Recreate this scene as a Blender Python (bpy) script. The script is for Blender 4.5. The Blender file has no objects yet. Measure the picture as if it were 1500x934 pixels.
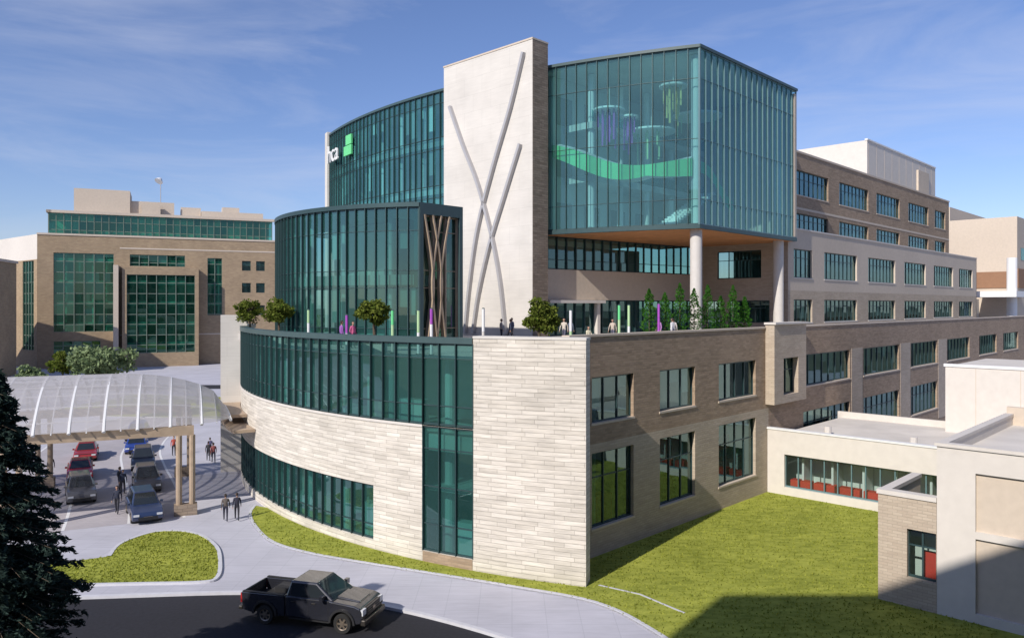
import bpy, math, random
from math import sin, cos, radians, sqrt, pi, ceil, atan2
from mathutils import Vector, Matrix
random.seed(7)
scene = bpy.context.scene
# ------------------------------------------------------------------ materials
def newmat(name):
    m = bpy.data.materials.new(name); m.use_nodes = True
    nt = m.node_tree
    for n in list(nt.nodes): nt.nodes.remove(n)
    out = nt.nodes.new('ShaderNodeOutputMaterial')
    return m, nt, out
def N(nt, t, **kw):
    n = nt.nodes.new(t)
    for k, v in kw.items(): setattr(n, k, v)
    return n
def c4(c): return (c[0], c[1], c[2], 1)
def mul(c, f): return tuple(min(1, x*f) for x in c)
def pmat(name, col, rough=.75, var=.15, scale=2.0, bump=0.0, metal=0.0, big=.1, coat=0.0, spec=.4):
    m, nt, out = newmat(name)
    tc = N(nt, 'ShaderNodeTexCoord')
    n1 = N(nt, 'ShaderNodeTexNoise'); n1.inputs['Scale'].default_value = scale; n1.inputs['Detail'].default_value = 6
    n2 = N(nt, 'ShaderNodeTexNoise'); n2.inputs['Scale'].default_value = big
    nt.links.new(tc.outputs['Object'], n1.inputs['Vector']); nt.links.new(tc.outputs['Object'], n2.inputs['Vector'])
    ad = N(nt, 'ShaderNodeMath', operation='ADD'); nt.links.new(n1.outputs['Fac'], ad.inputs[0]); nt.links.new(n2.outputs['Fac'], ad.inputs[1])
    mr = N(nt, 'ShaderNodeMapRange'); mr.inputs['From Min'].default_value = .65; mr.inputs['From Max'].default_value = 1.35
    nt.links.new(ad.outputs[0], mr.inputs['Value'])
    mx = N(nt, 'ShaderNodeMix', data_type='RGBA'); mx.inputs[6].default_value = c4(mul(col, 1-var)); mx.inputs[7].default_value = c4(mul(col, 1+var))
    nt.links.new(mr.outputs[0], mx.inputs[0])
    b = N(nt, 'ShaderNodeBsdfPrincipled'); b.inputs['Roughness'].default_value = rough; b.inputs['Metallic'].default_value = metal
    b.inputs['Specular IOR Level'].default_value = spec
    b.inputs['Coat Weight'].default_value = coat
    nt.links.new(mx.outputs[2], b.inputs['Base Color'])
    if bump:
        bp = N(nt, 'ShaderNodeBump'); bp.inputs['Strength'].default_value = bump; bp.inputs['Distance'].default_value = .05
        nt.links.new(n1.outputs['Fac'], bp.inputs['Height']); nt.links.new(bp.outputs[0], b.inputs['Normal'])
    nt.links.new(b.outputs[0], out.inputs[0])
    return m
def brickmat(name, c1, c2, mortar, w, h, ms=.012, rough=.85, bump=.4, streak=.25, off=.5, squash=1.0):
    m, nt, out = newmat(name)
    uv = N(nt, 'ShaderNodeUVMap')
    br = N(nt, 'ShaderNodeTexBrick'); br.offset = off; br.squash = squash; br.squash_frequency = 3; br.offset_frequency = 2
    br.inputs['Scale'].default_value = 1; br.inputs['Brick Width'].default_value = w; br.inputs['Row Height'].default_value = h
    br.inputs['Mortar Size'].default_value = ms; br.inputs['Color1'].default_value = c4(c1); br.inputs['Color2'].default_value = c4(c2); br.inputs['Mortar'].default_value = c4(mortar)
    br.inputs['Mortar Smooth'].default_value = .3
    br.inputs['Bias'].default_value = -.1
    nt.links.new(uv.outputs[0], br.inputs['Vector'])
    mp = N(nt, 'ShaderNodeMapping'); mp.inputs['Scale'].default_value = (.6, 5, 1)
    nt.links.new(uv.outputs[0], mp.inputs[0])
    ns = N(nt, 'ShaderNodeTexNoise'); ns.inputs['Scale'].default_value = 1.0; ns.inputs['Detail'].default_value = 8; ns.inputs['Roughness'].default_value = .65
    nt.links.new(mp.outputs[0], ns.inputs['Vector'])
    mr = N(nt, 'ShaderNodeMapRange'); mr.inputs['From Min'].default_value = .3; mr.inputs['From Max'].default_value = .7
    mr.inputs['To Min'].default_value = 1-streak; mr.inputs['To Max'].default_value = 1+streak*.6
    nt.links.new(ns.outputs['Fac'], mr.inputs['Value'])
    ns2 = N(nt, 'ShaderNodeTexNoise'); ns2.inputs['Scale'].default_value = .25; ns2.inputs['Detail'].default_value = 3
    nt.links.new(uv.outputs[0], ns2.inputs['Vector'])
    mr2 = N(nt, 'ShaderNodeMapRange'); mr2.inputs['From Min'].default_value = .3; mr2.inputs['From Max'].default_value = .7
    mr2.inputs['To Min'].default_value = .9; mr2.inputs['To Max'].default_value = 1.06
    nt.links.new(ns2.outputs['Fac'], mr2.inputs['Value'])
    mm = N(nt, 'ShaderNodeMath', operation='MULTIPLY'); nt.links.new(mr.outputs[0], mm.inputs[0]); nt.links.new(mr2.outputs[0], mm.inputs[1])
    vm = N(nt, 'ShaderNodeVectorMath', operation='SCALE'); nt.links.new(br.outputs['Color'], vm.inputs[0]); nt.links.new(mm.outputs[0], vm.inputs['Scale'])
    b = N(nt, 'ShaderNodeBsdfPrincipled'); b.inputs['Roughness'].default_value = rough; b.inputs['Specular IOR Level'].default_value = .25
    nt.links.new(vm.outputs[0], b.inputs['Base Color'])
    if bump:
        bp = N(nt, 'ShaderNodeBump'); bp.inputs['Strength'].default_value = bump; bp.inputs['Distance'].default_value = .04
        sb = N(nt, 'ShaderNodeMath', operation='SUBTRACT'); nt.links.new(ns.outputs['Fac'], sb.inputs[0]); nt.links.new(br.outputs['Fac'], sb.inputs[1])
        nt.links.new(sb.outputs[0], bp.inputs['Height']); nt.links.new(bp.outputs[0], b.inputs['Normal'])
    nt.links.new(b.outputs[0], out.inputs[0])
    return m
def glassmat(name, tint, body, gcol=(.58, .84, .86), r0=.07, r1=.6, wob=.016, var=.25, rough=.015, bodyf=.22):
    m, nt, out = newmat(name)
    uv = N(nt, 'ShaderNodeUVMap')
    fl = N(nt, 'ShaderNodeVectorMath', operation='FLOOR'); nt.links.new(uv.outputs[0], fl.inputs[0])
    wn = N(nt, 'ShaderNodeTexWhiteNoise'); nt.links.new(fl.outputs[0], wn.inputs['Vector'])
    sb = N(nt, 'ShaderNodeVectorMath', operation='SUBTRACT'); sb.inputs[1].default_value = (.5, .5, .5); nt.links.new(wn.outputs['Color'], sb.inputs[0])
    sc = N(nt, 'ShaderNodeVectorMath', operation='SCALE'); sc.inputs['Scale'].default_value = wob; nt.links.new(sb.outputs[0], sc.inputs[0])
    ge = N(nt, 'ShaderNodeNewGeometry')
    ad = N(nt, 'ShaderNodeVectorMath', operation='ADD'); nt.links.new(ge.outputs['Normal'], ad.inputs[0]); nt.links.new(sc.outputs[0], ad.inputs[1])
    nm = N(nt, 'ShaderNodeVectorMath', operation='NORMALIZE'); nt.links.new(ad.outputs[0], nm.inputs[0])
    mr = N(nt, 'ShaderNodeMapRange'); mr.inputs['To Min'].default_value = 1-var; mr.inputs['To Max'].default_value = 1+var
    nt.links.new(wn.outputs['Value'], mr.inputs['Value'])
    tv = N(nt, 'ShaderNodeVectorMath', operation='SCALE'); tv.inputs[0].default_value = tint; nt.links.new(mr.outputs[0], tv.inputs['Scale'])
    tr = N(nt, 'ShaderNodeBsdfTransparent'); nt.links.new(tv.outputs[0], tr.inputs[0])
    df = N(nt, 'ShaderNodeBsdfDiffuse'); dv = N(nt, 'ShaderNodeVectorMath', operation='SCALE'); dv.inputs[0].default_value = body
    nt.links.new(mr.outputs[0], dv.inputs['Scale']); nt.links.new(dv.outputs[0], df.inputs[0])
    m1 = N(nt, 'ShaderNodeMixShader'); m1.inputs[0].default_value = bodyf; nt.links.new(tr.outputs[0], m1.inputs[1]); nt.links.new(df.outputs[0], m1.inputs[2])
    gl = N(nt, 'ShaderNodeBsdfGlossy'); gl.inputs['Roughness'].default_value = rough; gl.inputs['Color'].default_value = c4(gcol)
    nt.links.new(nm.outputs[0], gl.inputs['Normal'])
    lw = N(nt, 'ShaderNodeLayerWeight'); lw.inputs['Blend'].default_value = .28
    m2 = N(nt, 'ShaderNodeMapRange'); m2.inputs['To Min'].default_value = r0; m2.inputs['To Max'].default_value = r1
    nt.links.new(lw.outputs['Facing'], m2.inputs['Value'])
    mx = N(nt, 'ShaderNodeMixShader'); nt.links.new(m2.outputs[0], mx.inputs[0]); nt.links.new(m1.outputs[0], mx.inputs[1]); nt.links.new(gl.outputs[0], mx.inputs[2])
    nt.links.new(mx.outputs[0], out.inputs[0])
    return m
def leafmat(name, dark, light, trans=.3):
    m, nt, out = newmat(name)
    ge = N(nt, 'ShaderNodeNewGeometry'); tc = N(nt, 'ShaderNodeTexCoord')
    ns = N(nt, 'ShaderNodeTexNoise'); ns.inputs['Scale'].default_value = 1.3; nt.links.new(tc.outputs['Object'], ns.inputs['Vector'])
    ad = N(nt, 'ShaderNodeMath', operation='ADD'); nt.links.new(ge.outputs['Random Per Island'], ad.inputs[0]); nt.links.new(ns.outputs['Fac'], ad.inputs[1])
    mr = N(nt, 'ShaderNodeMapRange'); mr.inputs['From Min'].default_value = .4; mr.inputs['From Max'].default_value = 1.5; nt.links.new(ad.outputs[0], mr.inputs['Value'])
    mx = N(nt, 'ShaderNodeMix', data_type='RGBA'); mx.inputs[6].default_value = c4(dark); mx.inputs[7].default_value = c4(light); nt.links.new(mr.outputs[0], mx.inputs[0])
    d = N(nt, 'ShaderNodeBsdfDiffuse'); t = N(nt, 'ShaderNodeBsdfTranslucent')
    nt.links.new(mx.outputs[2], d.inputs[0]); nt.links.new(mx.outputs[2], t.inputs[0])
    ms = N(nt, 'ShaderNodeMixShader'); ms.inputs[0].default_value = trans
    nt.links.new(d.outputs[0], ms.inputs[1]); nt.links.new(t.outputs[0], ms.inputs[2]); nt.links.new(ms.outputs[0], out.inputs[0])
    return m
def grassmat(name):
    m, nt, out = newmat(name)
    tc = N(nt, 'ShaderNodeTexCoord')
    n1 = N(nt, 'ShaderNodeTexNoise'); n1.inputs['Scale'].default_value = 7; n1.inputs['Detail'].default_value = 8; n1.inputs['Roughness'].default_value = .8
    n2 = N(nt, 'ShaderNodeTexNoise'); n2.inputs['Scale'].default_value = .35; n2.inputs['Detail'].default_value = 4
    mp = N(nt, 'ShaderNodeMapping'); mp.inputs['Rotation'].default_value = (0, 0, radians(46)); mp.inputs['Scale'].default_value = (1.1, 3.2, 1)
    wv = N(nt, 'ShaderNodeTexVoronoi'); wv.inputs['Scale'].default_value = 1.0
    for n in (n1, n2): nt.links.new(tc.outputs['Object'], n.inputs['Vector'])
    nt.links.new(tc.outputs['Object'], mp.inputs[0]); nt.links.new(mp.outputs[0], wv.inputs['Vector'])
    a = N(nt, 'ShaderNodeMath', operation='MULTIPLY_ADD'); nt.links.new(n2.outputs['Fac'], a.inputs[0]); a.inputs[1].default_value = .6; nt.links.new(n1.outputs['Fac'], a.inputs[2])
    a2 = N(nt, 'ShaderNodeMath', operation='MULTIPLY_ADD'); nt.links.new(wv.outputs['Distance'], a2.inputs[0]); a2.inputs[1].default_value = .45; nt.links.new(a.outputs[0], a2.inputs[2])
    mr = N(nt, 'ShaderNodeMapRange'); mr.inputs['From Min'].default_value = .6; mr.inputs['From Max'].default_value = 1.35; nt.links.new(a2.outputs[0], mr.inputs['Value'])
    mx = N(nt, 'ShaderNodeMix', data_type='RGBA'); mx.inputs[6].default_value = (.135, .165, .022, 1); mx.inputs[7].default_value = (.38, .40, .075, 1); nt.links.new(mr.outputs[0], mx.inputs[0])
    b = N(nt, 'ShaderNodeBsdfPrincipled'); b.inputs['Roughness'].default_value = .95; b.inputs['Specular IOR Level'].default_value = .1
    nt.links.new(mx.outputs[2], b.inputs['Base Color'])
    bp = N(nt, 'ShaderNodeBump'); bp.inputs['Strength'].default_value = .6; bp.inputs['Distance'].default_value = .06
    nt.links.new(n1.outputs['Fac'], bp.inputs['Height']); nt.links.new(bp.outputs[0], b.inputs['Normal'])
    nt.links.new(b.outputs[0], out.inputs[0]); return m
def canopymat(name):
    m, nt, out = newmat(name)
    d = N(nt, 'ShaderNodeBsdfDiffuse'); d.inputs[0].default_value = (.72, .69, .68, 1)
    t = N(nt, 'ShaderNodeBsdfTranslucent'); t.inputs[0].default_value = (.75, .73, .73, 1)
    tr = N(nt, 'ShaderNodeBsdfTransparent'); tr.inputs[0].default_value = (.85, .85, .88, 1)
    gl = N(nt, 'ShaderNodeBsdfGlossy'); gl.inputs['Roughness'].default_value = .15
    a = N(nt, 'ShaderNodeMixShader'); a.inputs[0].default_value = .4; nt.links.new(d.outputs[0], a.inputs[1]); nt.links.new(t.outputs[0], a.inputs[2])
    b = N(nt, 'ShaderNodeMixShader'); b.inputs[0].default_value = .42; nt.links.new(a.outputs[0], b.inputs[1]); nt.links.new(tr.outputs[0], b.inputs[2])
    c = N(nt, 'ShaderNodeMixShader'); c.inputs[0].default_value = .06; nt.links.new(b.outputs[0], c.inputs[1]); nt.links.new(gl.outputs[0], c.inputs[2])
    nt.links.new(c.outputs[0], out.inputs[0]); return m

M = {}
M['lime'] = brickmat('limestone_splitface', (.69, .64, .575), (.555, .51, .45), (.39, .355, .31), 1.7, .22, .009, streak=.24, bump=.7, squash=.6)
M['limepanel'] = brickmat('limestone_panel', (.61, .58, .545), (.59, .56, .525), (.46, .44, .41), 2.4, 1.6, .010, streak=.06, bump=.1)
M['tanstone'] = brickmat('tan_stone', (.34, .27, .21), (.24, .185, .14), (.19, .15, .12), .6, .2, .015, streak=.3)
M['brick'] = brickmat('brown_brick', (.40, .295, .215), (.30, .22, .155), (.30, .24, .18), .42, .14, .012, streak=.20)
M['brick_lt'] = brickmat('tan_brick', (.50, .42, .335), (.44, .36, .285), (.38, .32, .26), .42, .14, .012, streak=.12)
M['stucco'] = pmat('beige_panel', (.54, .46, .38), .85, .08, 3, .1)
M['stucco_wh'] = pmat('pale_panel', (.60, .56, .52), .8, .07, 2, .08)
M['white'] = pmat('white_metal', (.72, .72, .73), .5, .04)
M['brick_off'] = brickmat('office_brick', (.38, .285, .185), (.32, .235, .155), (.29, .23, .17), .6, .3, .012, streak=.15)
M['glass'] = glassmat('curtain_glass', (.26, .52, .49), (.06, .19, .18))
M['glass_up'] = glassmat('upper_glass', (.36, .66, .66), (.08, .26, .28), r0=.08, r1=.5)
M['glass_at'] = glassmat('atrium_glass', (.52, .80, .79), (.12, .30, .31), r0=.07, r1=.34, bodyf=.18, var=.15)
M['glass_dk'] = glassmat('window_glass', (.36, .52, .49), (.03, .08, .085), r0=.07, r1=.5, bodyf=.14)
M['glass_cl'] = glassmat('clear_glass', (.74, .84, .82), (.1, .2, .2), r0=.06, r1=.5, bodyf=.05, var=.08)
M['glass_gr'] = glassmat('green_glass', (.14, .42, .32), (.03, .16, .12), gcol=(.5, .85, .72), r0=.10, r1=.6, var=.5, wob=.03, bodyf=.15)
M['mull'] = pmat('mullion', (.04, .075, .08), .4, .1, metal=.3)
M['mull_lt'] = pmat('mullion_grey', (.15, .25, .27), .4, .1, metal=.3)
M['mull_gr'] = pmat('mullion_green', (.17, .21, .17), .4, .1, metal=.2)
M['dark'] = pmat('dark_fascia', (.05, .085, .09), .4, .1)
M['slab'] = pmat('floor_slab', (.55, .55, .54), .8, .08)
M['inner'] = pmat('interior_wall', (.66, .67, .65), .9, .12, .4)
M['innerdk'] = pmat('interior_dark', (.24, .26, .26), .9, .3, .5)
M['roof'] = pmat('roof_membrane', (.60, .56, .52), .9, .14, .6)
M['pave'] = brickmat('terrace_paver', (.46, .43, .40), (.40, .38, .35), (.3, .29, .27), 1.0, 1.0, .02, streak=.1)
M['wood'] = pmat('wood_soffit', (.62, .28, .11), .5, .25, 1.2)
M['woodlt'] = pmat('wood_frame', (.38, .29, .21), .6, .2, 2)
M['wooddk'] = pmat('dark_wood', (.15, .105, .075), .6, .2, 2)
M['steel'] = pmat('steel_fin', (.44, .43, .44), .45, .06, metal=.3)
M['conc'] = pmat('column_concrete', (.56, .53, .50), .7, .08, 3)
M['asph'] = pmat('asphalt', (.018, .018, .024), .9, .3, 6, .15)
M['walk'] = brickmat('concrete_paving', (.47, .465, .52), (.455, .45, .505), (.40, .40, .45), 1.5, 1.5, .018, streak=.1, bump=.1, off=0)
M['drive'] = brickmat('drive_paving', (.42, .39, .41), (.39, .365, .385), (.34, .32, .34), .4, .2, .01, streak=.1, bump=.1)
M['kerb'] = pmat('kerb_concrete', (.52, .52, .56), .85, .1, 3)
M['ground'] = pmat('earth', (.14, .14, .09), .95, .3, .2)
M['grass'] = grassmat('lawn')
M['bark'] = pmat('bark', (.10, .075, .055), .95, .3, 8, .4)
M['leaf'] = leafmat('leaf', (.045, .08, .012), (.19, .22, .045))
M['leafpale'] = leafmat('leaf_pale', (.10, .15, .07), (.28, .35, .18))
M['needle'] = leafmat('needles', (.014, .026, .024), (.05, .08, .07), .1)
M['ivy'] = leafmat('ivy_leaf', (.02, .08, .012), (.07, .20, .03))
M['canopy'] = canopymat('canopy_film')
M['tyre'] = pmat('tyre', (.018, .018, .018), .8, .2)
M['rim'] = pmat('rim', (.30, .25, .20), .35, .1, metal=.7)
M['cglass'] = pmat('car_glass', (.02, .025, .03), .05, .1, spec=.8)
M['chrome'] = pmat('trim', (.10, .09, .08), .3, .1, metal=.7)
M['lamp'] = pmat('headlamp', (.6, .62, .65), .15, .05)
M['tail'] = pmat('tail_lamp', (.4, .02, .02), .2, .05)
M['plastic'] = pmat('black_plastic', (.02, .02, .022), .55, .1)
M['red'] = pmat('red_fabric', (.62, .05, .035), .7, .1)
M['green'] = pmat('green_enamel', (.14, .60, .24), .45, .1)
M['purple'] = pmat('purple_enamel', (.34, .07, .42), .45, .1)
M['yellow'] = pmat('yellow_strip', (.70, .62, .25), .5, .1)
M['lime_en'] = pmat('pale_green_enamel', (.40, .58, .32), .45, .1)
M['skin'] = pmat('skin', (.42, .25, .18), .6, .05)
M['hair'] = pmat('hair', (.03, .02, .015), .6, .2)
M['shoe'] = pmat('shoe', (.02, .02, .02), .6, .1)
M['louver'] = pmat('brown_louver', (.26, .14, .08), .7, .1)
# ------------------------------------------------------------------ builders
def empty(name, loc=(0, 0, 0), rot=0):
    e = bpy.data.objects.new(name, None); scene.collection.objects.link(e)
    e.location = loc; e.rotation_euler = (0, 0, rot); e.empty_display_size = .5
    return e
class MB:
    def __init__(s): s.v = []; s.f = []; s.m = []; s.uv = []; s.mats = []
    def mi(s, k):
        if k not in s.mats: s.mats.append(k)
        return s.mats.index(k)
    def face(s, pts, mat, uvs=None):
        b = len(s.v); s.v.extend([tuple(p) for p in pts]); s.f.append(tuple(range(b, b+len(pts)))); s.m.append(s.mi(mat))
        if uvs is None:
            n = (Vector(pts[1])-Vector(pts[0])).cross(Vector(pts[2])-Vector(pts[0]))
            if abs(n.z) > max(abs(n.x), abs(n.y)): uvs = [(p[0], p[1]) for p in pts]
            else:
                t = Vector((-n.y, n.x, 0)); t = t.normalized() if t.length > 1e-9 else Vector((1, 0, 0))
                uvs = [(p[0]*t.x+p[1]*t.y, p[2]) for p in pts]
        s.uv.extend(uvs)
    def obj(s, name, parent=None, smooth=False, bevel=0):
        if not s.f: return None
        me = bpy.data.meshes.new(name); me.from_pydata(s.v, [], s.f)
        for k in s.mats: me.materials.append(M[k])
        me.polygons.foreach_set('material_index', s.m)
        ul = me.uv_layers.new(name='UVMap')
        flat = []
        for a in s.uv: flat.extend(a)
        ul.data.foreach_set('uv', flat)
        if smooth: me.polygons.foreach_set('use_smooth', [True]*len(s.f))
        me.update()
        o = bpy.data.objects.new(name, me); scene.collection.objects.link(o)
        if parent: o.parent = parent
        if bevel:
            import bmesh
            bm = bmesh.new(); bm.from_mesh(me); bmesh.ops.remove_doubles(bm, verts=bm.verts, dist=.0005); bm.to_mesh(me); bm.free()
            bv = o.modifiers.new('bevel', 'BEVEL'); bv.width = bevel; bv.segments = 2; bv.limit_method = 'ANGLE'; bv.angle_limit = radians(35)
        return o
    def box(s, x0, x1, y0, y1, z0, z1, mat):
        P = lambda i, j, k: ((x0, x1)[i], (y0, y1)[j], (z0, z1)[k])
        s.face([P(0,0,0), P(1,0,0), P(1,0,1), P(0,0,1)], mat); s.face([P(1,1,0), P(0,1,0), P(0,1,1), P(1,1,1)], mat)
        s.face([P(0,1,0), P(0,0,0), P(0,0,1), P(0,1,1)], mat); s.face([P(1,0,0), P(1,1,0), P(1,1,1), P(1,0,1)], mat)
        s.face([P(0,0,1), P(1,0,1), P(1,1,1), P(0,1,1)], mat); s.face([P(0,1,0), P(1,1,0), P(1,0,0), P(0,0,0)], mat)
    def poly(s, pts, z0, z1, mat, side=None, bottom=True):
        side = side or mat
        area = sum(pts[i][0]*pts[(i+1) % len(pts)][1]-pts[(i+1) % len(pts)][0]*pts[i][1] for i in range(len(pts)))
        if area < 0: pts = pts[::-1]
        s.face([(p[0], p[1], z1) for p in pts], mat)
        if z0 is None: return
        if bottom: s.face([(p[0], p[1], z0) for p in pts[::-1]], mat)
        acc = 0
        for i in range(len(pts)):
            a, b = pts[i], pts[(i+1) % len(pts)]; L = sqrt((a[0]-b[0])**2+(a[1]-b[1])**2)
            s.face([(a[0], a[1], z0), (b[0], b[1], z0), (b[0], b[1], z1), (a[0], a[1], z1)], side, [(acc, z0), (acc+L, z0), (acc+L, z1), (acc, z1)])
            acc += L
    def tube(s, pts, r, mat, n=8, r2=None):
        pts = [Vector(p) for p in pts]; rings = []
        for i, p in enumerate(pts):
            t = (pts[min(i+1, len(pts)-1)]-pts[max(i-1, 0)]).normalized()
            a = t.cross(Vector((0, 0, 1))); a = a if a.length > .05 else t.cross(Vector((1, 0, 0))); a.normalize(); b = t.cross(a)
            rr = r if r2 is None else r+(r2-r)*i/(len(pts)-1)
            rings.append([p+a*rr*cos(2*pi*k/n)+b*rr*sin(2*pi*k/n) for k in range(n)])
        for i in range(len(rings)-1):
            for k in range(n):
                s.face([rings[i][k], rings[i+1][k], rings[i+1][(k+1) % n], rings[i][(k+1) % n]], mat)
        s.face(rings[0], mat); s.face(rings[-1][::-1], mat)
class Fr:
    def __init__(s, o, d):
        L = sqrt(d[0]**2+d[1]**2); s.o = o; s.d = (d[0]/L, d[1]/L); s.n = (s.d[1], -s.d[0]); s.step = 1e9
    def P(s, t, d, z): return (s.o[0]+s.d[0]*t-s.n[0]*d, s.o[1]+s.d[1]*t-s.n[1]*d, z)
class Ar:
    def __init__(s, c, R, th0): s.c = c; s.R = R; s.th0 = radians(th0); s.step = .62
    def P(s, t, d, z):
        th = s.th0+t/s.R; return (s.c[0]+(s.R-d)*cos(th), s.c[1]+(s.R-d)*sin(th), z)
def spl(fr, s0, s1):
    n = max(1, int(ceil((s1-s0)/fr.step))) if fr.step < 1e8 else 1
    return [s0+(s1-s0)*i/n for i in range(n+1)]
def fq(mb, fr, s0, s1, z0, z1, d, mat, back=False, uvf=None):
    ss = spl(fr, s0, s1); uvf = uvf or (lambda s, z: (s, z))
    for a, b in zip(ss, ss[1:]):
        q = [(a, z0), (b, z0), (b, z1), (a, z1)]
        if back: q = q[::-1]
        mb.face([fr.P(p[0], d, p[1]) for p in q], mat, [uvf(*p) for p in q])
def hq(mb, fr, s0, s1, d0, d1, z, mat, up=True):
    ss = spl(fr, s0, s1)
    for a, b in zip(ss, ss[1:]):
        q = [(a, d0), (b, d0), (b, d1), (a, d1)]
        if not up: q = q[::-1]
        mb.face([fr.P(p[0], p[1], z) for p in q], mat, [(p[0], p[1]) for p in q])
def eq(mb, fr, s, d0, d1, z0, z1, mat, right=True):
    q = [(d0, z0), (d1, z0), (d1, z1), (d0, z1)]
    if not right: q = q[::-1]
    mb.face([fr.P(s, p[0], p[1]) for p in q], mat, [(s+p[0], p[1]) for p in q])
def fb(mb, fr, s0, s1, d0, d1, z0, z1, mat, top=None):
    fq(mb, fr, s0, s1, z0, z1, d0, mat); fq(mb, fr, s0, s1, z0, z1, d1, mat, True)
    hq(mb, fr, s0, s1, d0, d1, z1, top or mat, True); hq(mb, fr, s0, s1, d0, d1, z0, mat, False)
    eq(mb, fr, s0, d0, d1, z0, z1, mat, False); eq(mb, fr, s1, d0, d1, z0, z1, mat, True)
def wall(mb, fr, s0, s1, z0, z1, ops, mat, th=.35, ends=True, rev=None):
    rev = rev or mat
    S = sorted(set([s0, s1]+[max(s0, min(s1, v)) for o in ops for v in o[:2]])); Z = sorted(set([z0, z1]+[max(z0, min(z1, v)) for o in ops for v in o[2:4]]))
    for a, b in zip(S, S[1:]):
        for c, d in zip(Z, Z[1:]):
            m = ((a+b)/2, (c+d)/2)
            if any(o[0] < m[0] < o[1] and o[2] < m[1] < o[3] for o in ops): continue
            fq(mb, fr, a, b, c, d, 0, mat); fq(mb, fr, a, b, c, d, th, mat, True)
    for o in ops:
        if o[2] > z0: hq(mb, fr, o[0], o[1], 0, th, o[2], rev, True)
        if o[3] < z1: hq(mb, fr, o[0], o[1], 0, th, o[3], rev, False)
        eq(mb, fr, o[0], 0, th, o[2], o[3], rev, True); eq(mb, fr, o[1], 0, th, o[2], o[3], rev, False)
    hq(mb, fr, s0, s1, 0, th, z1, mat, True)
    if ends: eq(mb, fr, s0, 0, th, z0, z1, mat, False); eq(mb, fr, s1, 0, th, z0, z1, mat, True)
def curtain(gl, mu, fr, s0, s1, z0, z1, step, zs, gm='glass', mm='mull', d=.1, w=.06, dep=.16, hstep=1.5, w_h=.06):
    n = max(1, round((s1-s0)/step)); st = (s1-s0)/n
    for i in range(n):
        a = s0+i*st
        zz = [z0]+[z for z in zs if z0 < z < z1]+[z1]
        for j, (c, e) in enumerate(zip(zz, zz[1:])):
            sid = int(s0*7+z0*3) % 97
            gl.face([fr.P(a, d, c), fr.P(a+st, d, c), fr.P(a+st, d, e), fr.P(a, d, e)], gm, [(i+.01+sid, j+.01), (i+.99+sid, j+.01), (i+.99+sid, j+.99), (i+.01+sid, j+.99)])
    for i in range(n+1):
        a = s0+i*st
        a0, a1 = a-w/2, a+w/2
        P = fr.P
        for q in ([(a0, d-dep), (a1, d-dep)], [(a1, d-dep), (a1, d+.04)], [(a0, d+.04), (a0, d-dep)], [(a1, d+.04), (a0, d+.04)]):
            mu.face([P(q[0][0], q[0][1], z0), P(q[1][0], q[1][1], z0), P(q[1][0], q[1][1], z1), P(q[0][0], q[0][1], z1)], mm)
    for z in zs:
        fb(mu, fr, s0, s1, d-.05, d+.03, z-w_h/2, z+w_h/2, mm)
    for z in (z0+.05, z1-.05): fb(mu, fr, s0, s1, d-.06, d+.05, z-.05, z+.05, mm)
def windows(gl, mu, fr, ops, step=1.05, d=.27, gm='glass_dk', mm='mull', hz=.66):
    for o in ops:
        curtain(gl, mu, fr, o[0], o[1], o[2], o[3], step, [o[2]+(o[3]-o[2])*hz] if hz else [], gm, mm, d=d, w=.07, dep=.07)
u = (.698, .716); v = (-.716, .698)
def off(o, a=0, b=0): return (o[0]+u[0]*a+v[0]*b, o[1]+u[1]*a+v[1]*b)
class Bld:
    def __init__(s, name): s.e = empty(name); s.p = {}
    def __getitem__(s, k):
        if k not in s.p: s.p[k] = MB()
        return s.p[k]
    def done(s):
        for k, mb in s.p.items(): mb.obj(k, s.e)
# ------------------------------------------------------------------ main hospital
H = Bld('hospital_building')
LC = (16.1, 75.5); LR = 40.3
A = Ar(LC, LR, 188.0); k1 = LR*pi/180
sv = lambda th: (th-188.0)*k1
s_end = sv(251.9); sGL = sv(238.8); sGR = sv(243.3); sW = sv(233.7)
w = H['walls']
ops = [(.6, sW, .7, 3.75), (.3, sGR, 7.4, 11.8), (sGL, sGR, .75, 7.4)]
wall(w, A, 0, sGR, 0, 7.4, [o for o in ops if o[2] < 7], 'lime', .4)
fb(w, A, 0, .3, 0, .4, 7.4, 11.8, 'lime')
fb(w, A, sGL+.02, sGR-.02, -.02, .3, .12, .74, 'brick')
fb(w, A, sGR, s_end, 0, .9, 0, 12.1, 'lime')       # limestone pier wall
fb(w, A, sGR-.0, s_end+.03, -.04, .94, 12.1, 12.22, 'limepanel')
fb(H['coping'], A, 0, sGR-.01, -.08, .5, 11.8, 12.12, 'dark')
fb(H['coping'], A, 0, sGL, -.05, .0-.002, 7.32, 7.45, 'stucco_wh')
g, mu = H['glazing'], H['mullions']
curtain(g, mu, A, .3, sGL, 7.47, 11.8, .95, [8.5, 11.0], 'glass', d=.12, w=.05)
curtain(g, mu, A, sGL, sGR, 7.47, 11.8, .95, [8.5, 11.0], 'glass', d=.12, w=.05)
curtain(g, mu, A, sGL, sGR, .75, 7.4, .95, [2.2, 4.2, 6.2], 'glass', d=.15, w=.05)
curtain(g, mu, A, .6, sW, .7, 3.75, .95, [1.5], 'glass', d=.18, w=.05)
I = H['interior']
hq(I, A, .3, s_end, .45, 9, .16, 'slab'); fb(I, A, .3, s_end-1, .45, 9, 6.0, 6.9, 'slab'); fb(I, A, .3, s_end-1, .45, 9, 3.9, 4.05, 'slab')
fb(I, A, .3, s_end-1, 6, 6.2, .1, 10.9, 'inner')
rnd = random.Random(31)
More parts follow.
